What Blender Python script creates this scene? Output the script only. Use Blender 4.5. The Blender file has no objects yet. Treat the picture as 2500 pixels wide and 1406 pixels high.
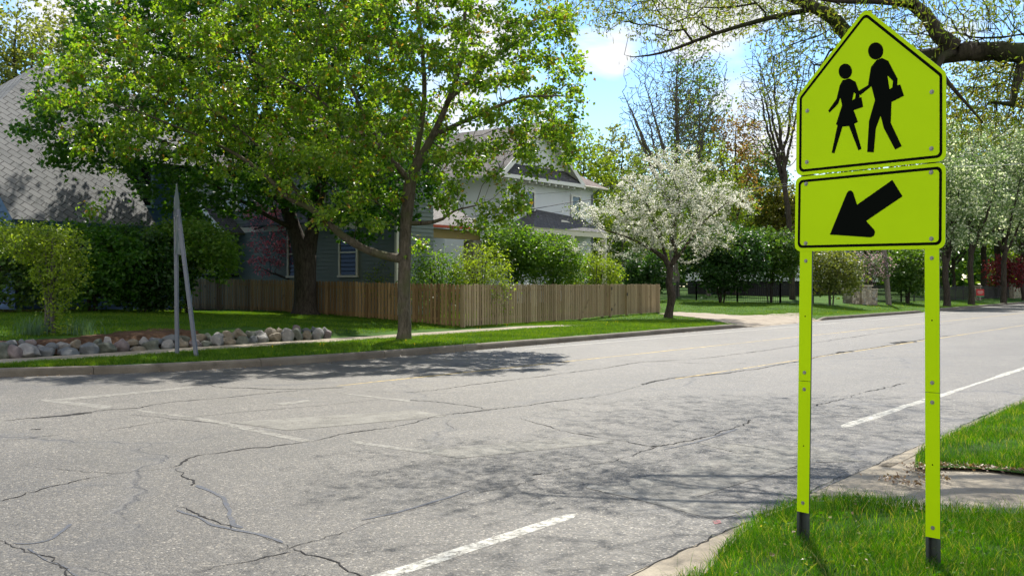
import bpy, math, random
import numpy as np
from mathutils import Vector, geometry as mgeo
rng = np.random.default_rng(7)
random.seed(7)
SC = bpy.context.scene
COL = SC.collection
R = math.radians
F, CX, HY, H = 2400.0, 1250.0, 698.0, 1.62     # focal length and principal point in photo pixels, eye height
DU = np.array([.6146, .7888]); DV = np.array([.7888, -.6146])   # along the road / toward the near side

def P(px, py, Y):                   # a point seen in the photo, at its measured distance
    return np.array([(px-CX)/F*Y, Y, H+(HY-py)/F*Y])
def uv2(u, v): return DU*u+DV*v
def uvof(p): return float(np.dot(p[:2], DU)), float(np.dot(p[:2], DV))
def road(px, py, z=0.):
    Y = F*(H-z)/(py-HY); return np.array([(px-CX)/F*Y, Y, z])
def sstep(a, b, x):
    t = np.clip((np.asarray(x, float)-a)/(b-a), 0, 1); return t*t*(3-2*t)

# ------------------------------------------------------------------ mesh helpers
def tag(o, label=None, cat=None, group=None, kind=None):
    if label: o['label'] = label
    if cat: o['category'] = cat
    if group: o['group'] = group
    if kind: o['kind'] = kind
    return o
def link(o, parent=None):
    COL.objects.link(o)
    if parent is not None: o.parent = parent
    return o
def empty(name, loc, label, cat, group=None):
    o = bpy.data.objects.new(name, None); o.empty_display_size = .2
    o.location = [float(c) for c in loc]; link(o); return tag(o, label, cat, group)
def mk(name, V, Fc, mats, parent=None, smooth=False, mi=None, uv=None):
    """V (n,3) world points; Fc (m,k) array or list of index lists; a child keeps world coordinates."""
    V = np.asarray(V, dtype=np.float32).reshape(-1, 3)
    if parent is not None:
        V = V-np.array(world_loc(parent), dtype=np.float32)
    me = bpy.data.meshes.new(name)
    me.vertices.add(len(V)); me.vertices.foreach_set('co', V.ravel())
    if isinstance(Fc, np.ndarray):
        m, k = Fc.shape; loops = Fc.ravel().astype(np.int32)
        st = np.arange(0, m*k, k, dtype=np.int32)
    else:
        ln = np.array([len(f) for f in Fc], dtype=np.int32)
        loops = np.fromiter((i for f in Fc for i in f), dtype=np.int32)
        st = np.concatenate([[0], np.cumsum(ln)[:-1]]).astype(np.int32); m = len(Fc)
    me.loops.add(len(loops)); me.loops.foreach_set('vertex_index', loops)
    me.polygons.add(m); me.polygons.foreach_set('loop_start', st)
    me.polygons.foreach_set('use_smooth', np.full(m, bool(smooth)))
    if mi is not None: me.polygons.foreach_set('material_index', np.asarray(mi, dtype=np.int32))
    if uv is not None:
        l = me.uv_layers.new(name='UVMap'); l.data.foreach_set('uv', np.asarray(uv, dtype=np.float32)[loops].ravel())
    for mm in (mats if isinstance(mats, (list, tuple)) else [mats]): me.materials.append(mm)
    me.update(calc_edges=True); me.validate()
    return link(bpy.data.objects.new(name, me), parent)
def world_loc(o):
    p = Vector((0, 0, 0))
    while o is not None: p += Vector(o.location); o = o.parent
    return p
class MB:
    def __init__(s): s.v = []; s.f = []; s.n = 0; s.m = []; s.uvs = []
    def add(s, V, Fc, mi=0, uv=None):
        V = np.asarray(V, float).reshape(-1, 3)
        s.v.append(V); s.uvs.append(np.zeros((len(V), 2)) if uv is None else np.asarray(uv, float))
        for f in Fc: s.f.append([int(i)+s.n for i in f]); s.m.append(mi)
        s.n += len(V); return s
    def box(s, c, ax, ay, az, mi=0):        # centre and three half-axis vectors
        c, ax, ay, az = map(np.asarray, (c, ax, ay, az))
        V = [c+sx*ax+sy*ay+sz*az for sz in (-1, 1) for sy in (-1, 1) for sx in (-1, 1)]
        return s.add(V, [(0, 2, 3, 1), (4, 5, 7, 6), (0, 1, 5, 4), (2, 6, 7, 3), (0, 4, 6, 2), (1, 3, 7, 5)], mi)
    def bar(s, a, b, w, t, up=(0, 0, 1), mi=0):
        a, b = np.asarray(a, float), np.asarray(b, float); d = b-a; L = np.linalg.norm(d); d = d/L
        side = np.cross(d, up); side /= np.linalg.norm(side)+1e-9; n = np.cross(side, d)
        return s.box((a+b)/2, d*L/2, side*w/2, n*t/2, mi)
    def prism(s, pts, off, mi=0, uv=None):           # planar polygon swept by a vector
        pts = np.asarray(pts, float); n = len(pts); V = np.vstack([pts, pts+np.asarray(off, float)])
        Fc = [list(range(n-1, -1, -1)), list(range(n, 2*n))]+[[i, (i+1) % n, n+(i+1) % n, n+i] for i in range(n)]
        return s.add(V, Fc, mi, None if uv is None else np.vstack([uv, uv]))
    def tube(s, pts, rad, n=6, cap=True, mi=0):
        V, Fc = tube(pts, rad, n, cap); return s.add(V, Fc, mi)
    def build(s, name, mats, parent=None, smooth=False, uv=False):
        return mk(name, np.vstack(s.v), s.f, mats, parent, smooth, s.m, np.vstack(s.uvs) if uv else None)
def tube(pts, rad, n=6, cap=True):
    pts = np.asarray(pts, float); m = len(pts); rad = np.broadcast_to(np.asarray(rad, float), (m,))
    t = np.gradient(pts, axis=0); t /= np.linalg.norm(t, axis=1)[:, None]+1e-9
    a = np.array([1., 0, 0]) if abs(t[0][0]) < .8 else np.array([0, 1., 0])
    x = np.cross(t, a); x /= np.linalg.norm(x, axis=1)[:, None]+1e-9; y = np.cross(t, x)
    an = np.arange(n)*2*math.pi/n
    V = pts[:, None]+rad[:, None, None]*(np.cos(an)[None, :, None]*x[:, None]+np.sin(an)[None, :, None]*y[:, None])
    V = V.reshape(-1, 3); i = np.arange(m-1)[:, None]*n; j = np.arange(n)[None]
    q = np.stack([i+j, i+(j+1) % n, i+n+(j+1) % n, i+n+j], -1).reshape(-1, 4).tolist()
    if cap: q += [list(range(n))[::-1], list(range((m-1)*n, m*n))]
    return V, q
def crom(pts, step):
    """Catmull-Rom resample of (n,k) control points at about step metres."""
    p = np.asarray(pts, float); q = np.vstack([2*p[0]-p[1], p, 2*p[-1]-p[-2]]); out = []
    for i in range(1, len(q)-2):
        L = np.linalg.norm((q[i+1]-q[i])[:3]); k = max(1, int(math.ceil(L/step)))
        for t in np.arange(k)/k:
            out.append(.5*(2*q[i]+(q[i+1]-q[i-1])*t+(2*q[i-1]-5*q[i]+4*q[i+1]-q[i+2])*t*t+(3*q[i]-q[i-1]-3*q[i+1]+q[i+2])*t**3))
    out.append(p[-1]); return np.array(out)
def inpoly(pts, poly):
    x, y = pts[:, 0], pts[:, 1]; poly = np.asarray(poly)[:, :2]; c = np.zeros(len(pts), bool); j = len(poly)-1
    for i in range(len(poly)):
        xi, yi = poly[i]; xj, yj = poly[j]
        c ^= ((yi > y) != (yj > y)) & (x < (xj-xi)*(y-yi)/(yj-yi+1e-12)+xi); j = i
    return c

# ------------------------------------------------------------------ materials
class NT:
    def __init__(s, name):
        s.m = bpy.data.materials.new(name); s.m.use_nodes = True; s.t = s.m.node_tree; s.t.nodes.clear()
        s.out = s.t.nodes.new('ShaderNodeOutputMaterial')
    def n(s, typ, **kw):
        nd = s.t.nodes.new('ShaderNode'+typ)
        for k, v in kw.items():
            if k.startswith('i_'): s.put(nd.inputs[int(k[2:]) if k[2:].isdigit() else k[2:].replace('_', ' ')], v)
            else: setattr(nd, k, v)
        return nd
    def put(s, inp, v):
        if isinstance(v, bpy.types.NodeSocket): s.t.links.new(v, inp)
        elif isinstance(v, (tuple, list)) and len(v) == 3 and inp.type == 'RGBA': inp.default_value = (*v, 1)
        else: inp.default_value = v
    def noise(s, scale, vec=None, detail=4., rough=.55, dist=0.):
        nd = s.n('TexNoise', i_Scale=scale, i_Detail=detail, i_Roughness=rough, i_Distortion=dist)
        s.put(nd.inputs['Vector'], vec if vec is not None else s.obj()); return nd.outputs['Fac']
    def obj(s):
        if not hasattr(s, '_o'): s._o = s.n('NewGeometry').outputs['Position']
        return s._o
    def ramp(s, fac, stops, interp='LINEAR'):
        nd = s.n('ValToRGB'); cr = nd.color_ramp; cr.interpolation = interp
        while len(cr.elements) < len(stops): cr.elements.new(.5)
        for e, (p, c) in zip(cr.elements, stops):
            e.position = p; e.color = (*c, 1) if isinstance(c, tuple) else (c, c, c, 1)
        s.put(nd.inputs[0], fac); return nd.outputs[0]
    def math(s, op, a, b=0., c=0., clamp=False):
        nd = s.n('Math', operation=op, use_clamp=clamp); s.put(nd.inputs[0], a); s.put(nd.inputs[1], b); s.put(nd.inputs[2], c); return nd.outputs[0]
    def mix(s, f, a, b, blend='MIX'):
        nd = s.n('Mix', data_type='RGBA', blend_type=blend); s.put(nd.inputs[0], f); s.put(nd.inputs[6], a); s.put(nd.inputs[7], b); return nd.outputs[2]
    def bump(s, h, strength=.3, dist=.02):
        return s.n('Bump', i_Strength=strength, i_Distance=dist, i_Height=h).outputs[0]
    def pbsdf(s, col, rough=.7, spec=.3, metal=0., normal=None):
        nd = s.n('BsdfPrincipled', i_Base_Color=col, i_Roughness=rough, i_Metallic=metal)
        s.put(nd.inputs['Specular IOR Level'], spec)
        if normal is not None: s.put(nd.inputs['Normal'], normal)
        return nd.outputs[0]
    def done(s, sh): s.t.links.new(sh, s.out.inputs[0]); return s.m
def plain(name, col, rough=.6, spec=.3, metal=0., var=.15, scale=3., bump=0., bscale=40.):
    n = NT(name); f = n.noise(scale, detail=6)
    c = n.mix(n.math('MULTIPLY', f, 1.), tuple(x*(1-var) for x in col), tuple(min(1, x*(1+var)) for x in col))
    nm = n.bump(n.noise(bscale, detail=5), bump, .01) if bump else None
    return n.done(n.pbsdf(c, rough, spec, metal, nm))
def leafmat(name, stops, trans=.5, tint=(2., 1.9, .6), rough=.42, spec=.4, patch=0.):
    n = NT(name); g = n.n('NewGeometry'); c = n.ramp(g.outputs['Random Per Island'], stops)
    if patch: c = n.mix(1., c, n.ramp(n.noise(patch, n.obj(), 4, .6), [(.32, (.62, .66, .7)), (.5, (1., 1., 1.)), (.7, (1.45, 1.2, 1.1))]), 'MULTIPLY')
    tc = n.mix(1., c, tint, 'MULTIPLY')
    tr = n.n('BsdfTranslucent', i_Color=tc).outputs[0]
    mx = n.n('MixShader', i_0=trans); n.put(mx.inputs[1], n.pbsdf(c, rough, spec)); n.put(mx.inputs[2], tr)
    return n.done(mx.outputs[0])
def barkmat(name, a, b, moss=None):
    n = NT(name); o = n.obj(); mp = n.n('Mapping', i_Scale=(9., 9., 2.2)); n.put(mp.inputs[0], o)
    f = n.noise(1.6, mp.outputs[0], 8, .65, .6); c = n.ramp(f, [(.3, a), (.68, b)])
    if moss:
        m = n.ramp(n.noise(1.3, o, 5), [(.5, 0.), (.62, 1.)]); c = n.mix(m, c, moss)
    return n.done(n.pbsdf(c, .9, .1, normal=n.bump(f, .9, .03)))

M = {}
def asphalt():
    n = NT('asphalt'); o = n.obj()
    big = n.noise(.22, o, 5, .6); mid = n.noise(1.7, o, 6, .6)
    vo = n.n('TexVoronoi', i_Scale=75.); n.put(vo.inputs['Vector'], o)
    agg = vo.outputs['Color']; sep = n.n('SeparateColor'); n.put(sep.inputs[0], agg)
    st = n.ramp(sep.outputs[0], [(0., .026), (.3, .05), (.72, .073), (.92, .112), (1., .22)])
    warm = n.mix(sep.outputs[1], (1.16, 1.02, .79), (1.06, .99, .86))
    c = n.mix(1., st, warm, 'MULTIPLY')
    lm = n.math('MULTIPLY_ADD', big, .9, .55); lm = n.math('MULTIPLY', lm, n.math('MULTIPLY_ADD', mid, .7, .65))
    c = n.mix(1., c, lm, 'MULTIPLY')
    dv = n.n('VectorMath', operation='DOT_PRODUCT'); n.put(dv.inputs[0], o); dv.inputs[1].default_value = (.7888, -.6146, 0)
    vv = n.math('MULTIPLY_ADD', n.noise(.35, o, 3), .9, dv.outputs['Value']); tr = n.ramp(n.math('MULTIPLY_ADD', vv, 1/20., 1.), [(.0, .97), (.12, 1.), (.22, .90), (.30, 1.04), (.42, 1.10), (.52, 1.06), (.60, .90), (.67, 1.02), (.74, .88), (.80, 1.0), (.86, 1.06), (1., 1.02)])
    c = n.mix(1., c, tr, 'MULTIPLY')
    oil = n.ramp(n.noise(.8, o, 7, .7, .5), [(.57, 0.), (.68, .35)]); c = n.mix(oil, c, (.05, .052, .058))
    # hairline cracks that wander over the slab
    wob = n.n('VectorMath', operation='MULTIPLY_ADD'); nz = n.n('TexNoise', i_Scale=1.4, i_Detail=6.); n.put(nz.inputs['Vector'], o)
    n.put(wob.inputs[0], nz.outputs['Color']); wob.inputs[1].default_value = (1.1, 1.1, 0); n.put(wob.inputs[2], o)
    v2 = n.n('TexVoronoi', feature='DISTANCE_TO_EDGE', i_Scale=.23); n.put(v2.inputs['Vector'], wob.outputs[0])
    gate = n.ramp(n.noise(.33, o, 3), [(.46, 0.), (.56, 1.)])
    v3 = n.n('TexVoronoi', feature='DISTANCE_TO_EDGE', i_Scale=2.1); n.put(v3.inputs['Vector'], wob.outputs[0]); craze = n.math('MULTIPLY', n.ramp(v3.outputs['Distance'], [(0., 1.), (.012, .7), (.03, 0.)]), n.ramp(n.noise(.45, o, 5, .6), [(.56, 0.), (.64, .75)])); c = n.mix(craze, c, (.03, .03, .03))
    halo = n.math('MULTIPLY', n.ramp(v2.outputs['Distance'], [(0., 1.), (.035, 0.)]), gate); c = n.mix(n.math('MULTIPLY', halo, .3), c, (.05, .05, .052))
    cr = n.ramp(v2.outputs['Distance'], [(.0, 1.), (.0035, .8), (.0065, 0.)]); cr = n.math('MULTIPLY', cr, gate)
    c = n.mix(n.math('MULTIPLY', cr, .8), c, (.035, .034, .034))
    pits = n.ramp(sep.outputs[2], [(.0, 1.), (.03, 1.), (.04, 0.)], 'CONSTANT'); c = n.mix(n.math('MULTIPLY', pits, .6), c, (.03, .03, .03))
    hgt = n.math('SUBTRACT', n.math('MULTIPLY', vo.outputs['Distance'], -.6), n.math('MULTIPLY', cr, 1.5))
    return n.done(n.pbsdf(c, .68, .45, normal=n.bump(hgt, .55, .012)))
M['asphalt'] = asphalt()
def concrete(name, a, b, sc=1.):
    n = NT(name); o = n.obj(); f = n.noise(1.1*sc, o, 8, .65); g = n.noise(60., o, 4, .6)
    c = n.ramp(f, [(.3, a), (.7, b)]); c = n.mix(1., c, n.math('MULTIPLY_ADD', g, .7, .65), 'MULTIPLY')
    st = n.ramp(n.noise(3.1, o, 6, .7), [(.56, 0.), (.72, .55)]); c = n.mix(st, c, tuple(x*.45 for x in a))
    return n.done(n.pbsdf(c, .85, .2, normal=n.bump(g, .35, .006)))
M['kerb'] = concrete('kerb_concrete', (.10, .085, .066), (.19, .17, .135))
M['walk'] = concrete('walk_concrete', (.20, .17, .125), (.31, .27, .205))
M['drive'] = concrete('drive_gravel', (.19, .155, .115), (.32, .275, .215), 1.5)
M['crack'] = plain('crack_dark', (.025, .024, .024), .9, .1)
def paint(name, col, lo, hi, tex=14.):
    n = NT(name); o = n.obj()
    f = n.math('ADD', n.math('MULTIPLY', n.noise(tex, o, 8, .75, .3), .75), n.math('MULTIPLY', n.noise(40., o, 4, .7), .25))
    m = n.ramp(f, [(lo, 0.), (hi, 1.)])
    vo = n.n('TexVoronoi', i_Scale=75.); n.put(vo.inputs['Vector'], o)
    sep = n.n('SeparateColor'); n.put(sep.inputs[0], vo.outputs['Color'])
    base = n.mix(1., n.ramp(sep.outputs[0], [(0., .026), (.3, .05), (.72, .073), (.92, .112), (1., .22)]), (1.11, 1.01, .82), 'MULTIPLY')
    c = n.mix(m, base, col); c = n.mix(1., c, n.math('MULTIPLY_ADD', n.noise(2.5, o, 5), .5, .72), 'MULTIPLY')
    return n.done(n.pbsdf(c, .7, .3, normal=n.bump(vo.outputs['Distance'], .35, .008)))
M['white_paint'] = paint('white_road_paint', (.42, .41, .36), .40, .56)
M['white_worn'] = paint('worn_white_paint', (.24, .23, .20), .38, .64, 8.)
M['white_ghost'] = paint('ghost_white_paint', (.185, .177, .15), .36, .66, 3.)
M['yellow_paint'] = paint('yellow_road_paint', (.40, .28, .07), .42, .55, 7.)
M['seal'] = paint('tar_seal', (.050, .056, .07), .30, .52, 9.)
M['red_paint'] = paint('red_spray', (.45, .10, .12), .45, .56, 9.)
def grassbase(name, stops, sc=1.):
    n = NT(name); o = n.obj()
    f = n.math('ADD', n.math('MULTIPLY', n.noise(.9*sc, o, 6, .6), .6), n.math('MULTIPLY', n.noise(22., o, 5, .7), .4))
    c = n.ramp(f, stops); return n.done(n.pbsdf(c, .9, .1, normal=n.bump(n.noise(60., o, 5, .7), .9, .04)))
M['turf'] = grassbase('turf', [(.3, (.022, .045, .008)), (.5, (.045, .105, .012)), (.7, (.085, .16, .022))])
M['soil'] = grassbase('verge_soil', [(.3, (.03, .04, .012)), (.5, (.05, .075, .018)), (.72, (.12, .10, .05))])
M['mulch'] = grassbase('bark_mulch', [(.3, (.03, .018, .012)), (.5, (.085, .048, .028)), (.7, (.17, .105, .065))], 8.)
G3 = [(0., (.022, .09, .002)), (.4, (.042, .145, .003)), (.75, (.085, .195, .005)), (.89, (.18, .24, .03)), (1., (.34, .29, .15))]
M['blade'] = leafmat('grass_blade', G3, .5, (1.7, 1.7, .3), .5, .15, 1.6)
M['blade_far'] = leafmat('grass_blade_verge', [(0., (.035, .10, .005)), (.5, (.07, .16, .008)), (1., (.14, .21, .022))], .5, (1.6, 1.5, .4), .6, .2, .7)
# ------------------------------------------------------------------ lie of the land
KU = [-60, -8, 3, 8.2, 9.94, 12.5, 15, 20, 30, 36, 45, 60, 70, 100, 220]
KV = [-24, -21.5, -19.6, -17.95, -16.85, -16.15, -15.95, -16.0, -16.35, -16.4, -16.9, -16.9, -17.5, -18.5, -22]
def kerbv(u): return np.interp(u, KU, KV)
SU = [-60, 3, 10.2, 20.5, 28, 36, 44, 60, 100, 220]; SV = [-25, -18.9, -18.7, -19.6, -20.2, -19.0, -17.5, -17.4, -19, -23]   # near edge of the far walk
def walkv(u): return np.interp(u, SU, SV)
CP = [(-30, 22, .75), (-12.5, 20.5, .42), (-9.5, 22.2, .45), (-6, 25.5, .43), (-4.2, 27.5, .3)]
CP += [tuple(P(*a)) for a in ((0, 765, 30), (200, 757, 31.5), (440, 765, 34), (745, 768, 38), (470, 757, 44), (850, 775, 37.8), (1132, 798, 34),
       (1614, 765, 50.9), (1400, 781, 42.5), (1632, 775, 44.3), (1750, 748, 55), (1660, 736, 61), (1850, 738, 62), (2000, 741, 61), (2090, 741, 62), (2172, 743, 61),
       (2310, 742, 70), (2370, 736, 75), (2440, 732, 82), (1850, 768, 49))]
CP += [(-40, 50, 1.), (-20, 70, 1.), (0, 70, .9), (20, 90, .9), (60, 120, 1.), (-60, 140, 1.2), (100, 160, .9), (0, 150, 1.2), (0, 55, .75), (-10, 55, .75), (-4, 44, .5)]
CP = np.array(CP)
def _k(r): return np.where(r > 1e-9, r*r*np.log(r+1e-12), 0.)
_n = len(CP); _A = np.zeros((_n+3, _n+3)); _d = np.linalg.norm(CP[:, None, :2]-CP[None, :, :2], axis=2)/20
_A[:_n, :_n] = _k(_d)+np.eye(_n)*.02; _A[:_n, _n] = 1; _A[:_n, _n+1:] = CP[:, :2]/20; _A[_n:, :_n] = _A[:_n, _n:].T
_w = np.linalg.solve(_A, np.concatenate([CP[:, 2], [0, 0, 0]]))
def zfar(xy):
    xy = np.atleast_2d(xy); r = np.linalg.norm(xy[:, None]-CP[None, :, :2], axis=2)/20
    return np.clip(_k(r)@_w[:_n]+_w[_n]+xy@_w[_n+1:]/20, .12, 1.4)
def ground(xy):
    """Height of the far side (lawns, verge); the road and the near side are flat."""
    xy = np.atleast_2d(np.asarray(xy, float))[:, :2]; u = xy@DU; v = xy@DV
    s = walkv(u)-1.2-v; wall = 1-sstep(18.5, 24, u)
    t = wall*sstep(.40, 1.05, s)+(1-wall)*sstep(-.2, 4., s)
    front = .145+.02*sstep(0, 1.2, kerbv(u)-v); dr = lambda a, b: sstep(a, a+1.6, u)*(1-sstep(b-1.6, b, u))
    front = front*(1-.97*(dr(34.8, 46.2)+dr(61.6, 68.2))*(1-sstep(.3, 2.2, kerbv(u)-v)))
    return np.where(v > kerbv(u)+.01, 0., front*(1-t)+zfar(xy)*t)
def gz(x, y): return float(ground([[x, y]])[0])
def G(px, py, y0=16., y1=140.):
    """Where the sight line through a photo pixel meets the far side's ground."""
    Y = np.linspace(y0, y1, 2500); X = (px-CX)/F*Y; z = H+(HY-py)/F*Y
    i = np.argmax(z < ground(np.stack([X, Y], 1))); return np.array([X[i], Y[i], gz(X[i], Y[i])])
def struct(name, V, Fc, m, **k):
    return tag(mk(name, V, Fc, m, **k), kind='structure')
def grid(us, vs, zf):
    U, Vv = np.meshgrid(us, vs, indexing='ij'); xy = U.reshape(-1, 1)*DU+Vv.reshape(-1, 1)*DV
    V = np.column_stack([xy, zf(xy)]); a, b = len(us), len(vs)
    i = (np.arange(a-1)[:, None]*b+np.arange(b-1)[None]).ravel()
    return V, np.stack([i, i+b, i+b+1, i+1], 1)
# base ground to the horizon, asphalt sheet
V, f = grid(np.array([-900., 1400]), np.array([-1200., 900]), lambda xy: np.full(len(xy), -.06)); struct('ground', V, f, M['soil'])
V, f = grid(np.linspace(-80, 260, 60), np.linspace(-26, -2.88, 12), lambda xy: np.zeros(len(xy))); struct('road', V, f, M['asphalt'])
# far lawns: rows follow the kerb line
us = np.concatenate([np.arange(-70, 4, 3.), np.arange(4, 62, .4), np.arange(62, 110, 1.5), np.arange(110, 260, 10.)])
sv = np.concatenate([[0, .1], np.linspace(.5, 8, 50), np.linspace(8.4, 40, 60), np.linspace(45, 150, 16), [260, 420]])
U, Sx = np.meshgrid(us, sv, indexing='ij'); vv = kerbv(U)-.165-Sx
xy = U.reshape(-1, 1)*DU+vv.reshape(-1, 1)*DV; a, b = U.shape; i = (np.arange(a-1)[:, None]*b+np.arange(b-1)[None]).ravel()
z = ground(xy); struct('lawn', np.column_stack([xy, z]), np.stack([i, i+1, i+b+1, i+b], 1), M['turf'], smooth=True)
# far kerb, cast in lengths with open joints
prof = [(0, -.03), (.012, .10), (.03, .135), (.06, .15), (.165, .152), (.17, -.03)]
def kerb(name, runs):
    b = MB()
    for (a0, a1, taper) in runs:
        u = a0
        while u < a1-.2:
            e = min(u+3.05+random.uniform(-.4, .4), a1); us_ = np.linspace(u, e-.012, 6); rows = []
            dz = random.uniform(-.006, .006)
            for q in us_:
                k = 1.
                if taper: k = sstep(a1, a1-taper, q) if taper > 0 else sstep(a0, a0-taper, q)
                for (dv, zz) in prof:
                    xy = uv2(q, kerbv(q)-dv); rows.append([xy[0], xy[1], (zz+dz)*float(k) if zz > 0 else zz])
            n = len(prof); Fc = [[r*n+c, r*n+c+1, (r+1)*n+c+1, (r+1)*n+c] for r in range(5) for c in range(n-1)]
            Fc += [list(range(n)), list(range(5*n, 6*n))[::-1]]
            b.add(rows, Fc); u = e
    return tag(b.build(name, M['kerb']), kind='structure')
kerb('kerb', [(-50, 30, 0), (30, 36.6, 1.6)]); kerb('kerb', [(44.6, 46.2, -1.5), (46.2, 61.5, 0), (61.5, 63, 1.4)]); kerb('kerb', [(66.5, 68, -1.4), (68, 200, 0)])
# far walk and the drive
def strip(name, us_, va, vb, m, dz=.012):
    n = 4; rows = []; uvp = []
    for q in us_:
        for k in range(n+1):
            v = va(q)+(vb(q)-va(q))*k/n; xy = uv2(q, v); rows.append([xy[0], xy[1], gz(*xy)+dz])
    Fc = [[r*(n+1)+c, r*(n+1)+c+1, (r+1)*(n+1)+c+1, (r+1)*(n+1)+c] for r in range(len(us_)-1) for c in range(n)]
    return struct(name, rows, Fc, m)
b_ = np.arange(-45, 30, 1.52)
for q in range(1): strip('sidewalk', np.concatenate([np.arange(-45, 8, 1.5), np.arange(8, 30.5, .5)]), lambda u: walkv(u)-.02*math.sin(u*3), lambda u: walkv(u)-1.16-.03*math.sin(u*2.1), M['walk'])
def drape(name, poly, m, cell=.09, dz=.012, wob=.12):
    poly = np.asarray(poly)[:, :2]; lo, hi = poly.min(0), poly.max(0)
    nx, ny = [int(c) for c in np.ceil((hi-lo)/cell)]
    X, Y = np.meshgrid(lo[0]+np.arange(nx+1)*cell, lo[1]+np.arange(ny+1)*cell, indexing='ij'); pts = np.stack([X.ravel(), Y.ravel()], 1)
    cc = np.stack([(X[:-1, :-1]+cell/2).ravel(), (Y[:-1, :-1]+cell/2).ravel()], 1)
    w = cc+wob*np.stack([np.sin(cc[:, 1]*5.1)+.6*np.sin(cc[:, 1]*13), np.sin(cc[:, 0]*4.7)+.6*np.sin(cc[:, 0]*11.3)], 1)
    ok = inpoly(w, poly); i = (np.arange(nx)[:, None]*(ny+1)+np.arange(ny)[None]).ravel()[ok]
    Fc = np.stack([i, i+ny+1, i+ny+2, i+1], 1); used, inv = np.unique(Fc, return_inverse=True)
    p = pts[used]; return struct(name, np.column_stack([p, ground(p)+dz]), inv.reshape(-1, 4), m)
drv = [uv2(36.6, kerbv(36.6)-.0), uv2(44.9, kerbv(44.9)-.0)]
pg = lambda *l: [G(*a)[:2] for a in l]
drive_poly = [uv2(36.3, kerbv(36.3)-.1), uv2(44.9, kerbv(44.9)-.1)]+pg((1965, 772), (1960, 764), (1900, 767), (1830, 771), (1790, 770), (1720, 765), (1640, 762), (1610, 767), (1650, 771), (1700, 776), (1745, 784))
drape('driveway', drive_poly, M['drive'], .09, .02)
ap = MB(); pts = []
for q in np.linspace(36.3, 45, 24): pts.append((*uv2(q, kerbv(q)+.22), .003)); e_ = uv2(q, kerbv(q)-.2); pts.append((*e_, gz(*e_)+.022))
tag(ap.add(pts, [[2*i, 2*i+2, 2*i+3, 2*i+1] for i in range(23)]).build('driveway_apron', M['drive']), kind='structure')
# mulch beds
drape('mulch_bed', [uv2(q, walkv(q)-1.45) for q in np.arange(0, 15., .5)]+[uv2(q, walkv(q)-2.9-.5*math.sin(q)) for q in np.arange(14.5, -.1, -.5)], M['mulch'], .08, .03)
drape('mulch_bed', pg((-120, 764), (0, 764), (120, 762), (300, 759), (420, 757), (520, 757), (520, 752), (300, 752), (0, 755), (-120, 757)), M['mulch'], .1, .03)
# ------------------------------------------------------------------ markings and cracks on the road
def fnoise(k, f):
    x = np.linspace(0, k*f, k); r = rng.normal(0, 1, int(k*f)+3); i = x.astype(int); t = x-i; t = t*t*(3-2*t); return r[i]*(1-t)+r[i+1]*t
def line_strip(name, pts, w, m, z=.004, jag=0., step=.25):
    p = crom([road(*a) for a in pts] if len(pts[0]) == 2 else pts, step)[:, :2]
    t = np.gradient(p, axis=0); t /= np.linalg.norm(t, axis=1)[:, None]+1e-9; nn = np.stack([-t[:, 1], t[:, 0]], 1)
    k = len(p); ww = w*(1+jag*(rng.random((k, 2))-.5)*2)
    if jag:
        ww *= np.clip(.75+(.4 if jag > .3 else .2)*fnoise(k, .12), .3 if jag > .3 else .5, 2.)[:, None]; ww[0] = ww[-1] = .001; am = .018 if jag > .3 else .008
        p = p+nn*(am*fnoise(k, .07)+.8*am*fnoise(k, .3)+(.7*am*fnoise(k, 1.) if jag > .3 else 0))[:, None]
    V = np.column_stack([np.vstack([p+nn*ww[:, :1]/2, p-nn*ww[:, 1:]/2]), np.full(2*k, z)])
    return V, np.stack([np.arange(k-1), np.arange(k-1)+k, np.arange(1, k)+k, np.arange(1, k)], 1)
def uline(name, v, w, u0, u1, m):
    p = [[*uv2(u, v), 0] for u in np.linspace(u0, u1, 30)]
    V, f = line_strip(name, p, w, m, .0012, .06, .15); struct(name, V, f, m)
u_a = uvof(road(1408, 1252))[0]; u_b = uvof(road(2062, 1044))[0]
uline('road_marking', -3.95, .18, -30, u_a, M['white_paint']); uline('road_marking', -3.95, .16, u_b, 200, M['white_paint'])
uline('road_marking', -8.29, .11, uvof(road(1640, 925))[0], 200, M['yellow_paint'])
uline('road_marking', -12.04, .11, uvof(road(815, 942))[0], 200, M['yellow_paint'])
uline('road_marking', -15.24, .11, uvof(road(1290, 853))[0], 200, M['white_paint'])
_qz = [.0012]
def quad_mark(px, m, z=None):
    _qz[0] += .00015; z = _qz[0]
    p = np.array([road(*a, z) for a in px]); n = 8; rows = []
    for i in range(n+1):
        for j in range(n+1):
            s, t = i/n, j/n; rows.append((p[0]*(1-s)+p[1]*s)*(1-t)+(p[3]*(1-s)+p[2]*s)*t)
    struct('road_marking', rows, np.array([[i*(n+1)+j, (i+1)*(n+1)+j, (i+1)*(n+1)+j+1, i*(n+1)+j+1] for i in range(n) for j in range(n)]), m)
for q in (((335, 999), (485, 1018), (520, 1026), (340, 1004)), ((500, 1020), (760, 1074), (740, 1079), (480, 1024)), ((850, 1072), (1090, 1108), (1120, 1118), (870, 1082)),
          ((90, 972), (275, 990), (262, 998), (110, 980)), ((820, 957), (1000, 976), (1000, 981), (850, 963)), ((120, 975), (470, 943), (475, 946), (150, 979))):
    quad_mark(q, M['white_worn'])
quad_mark(((668, 985), (752, 975), (760, 979), (690, 989)), M['white_worn'])
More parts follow.
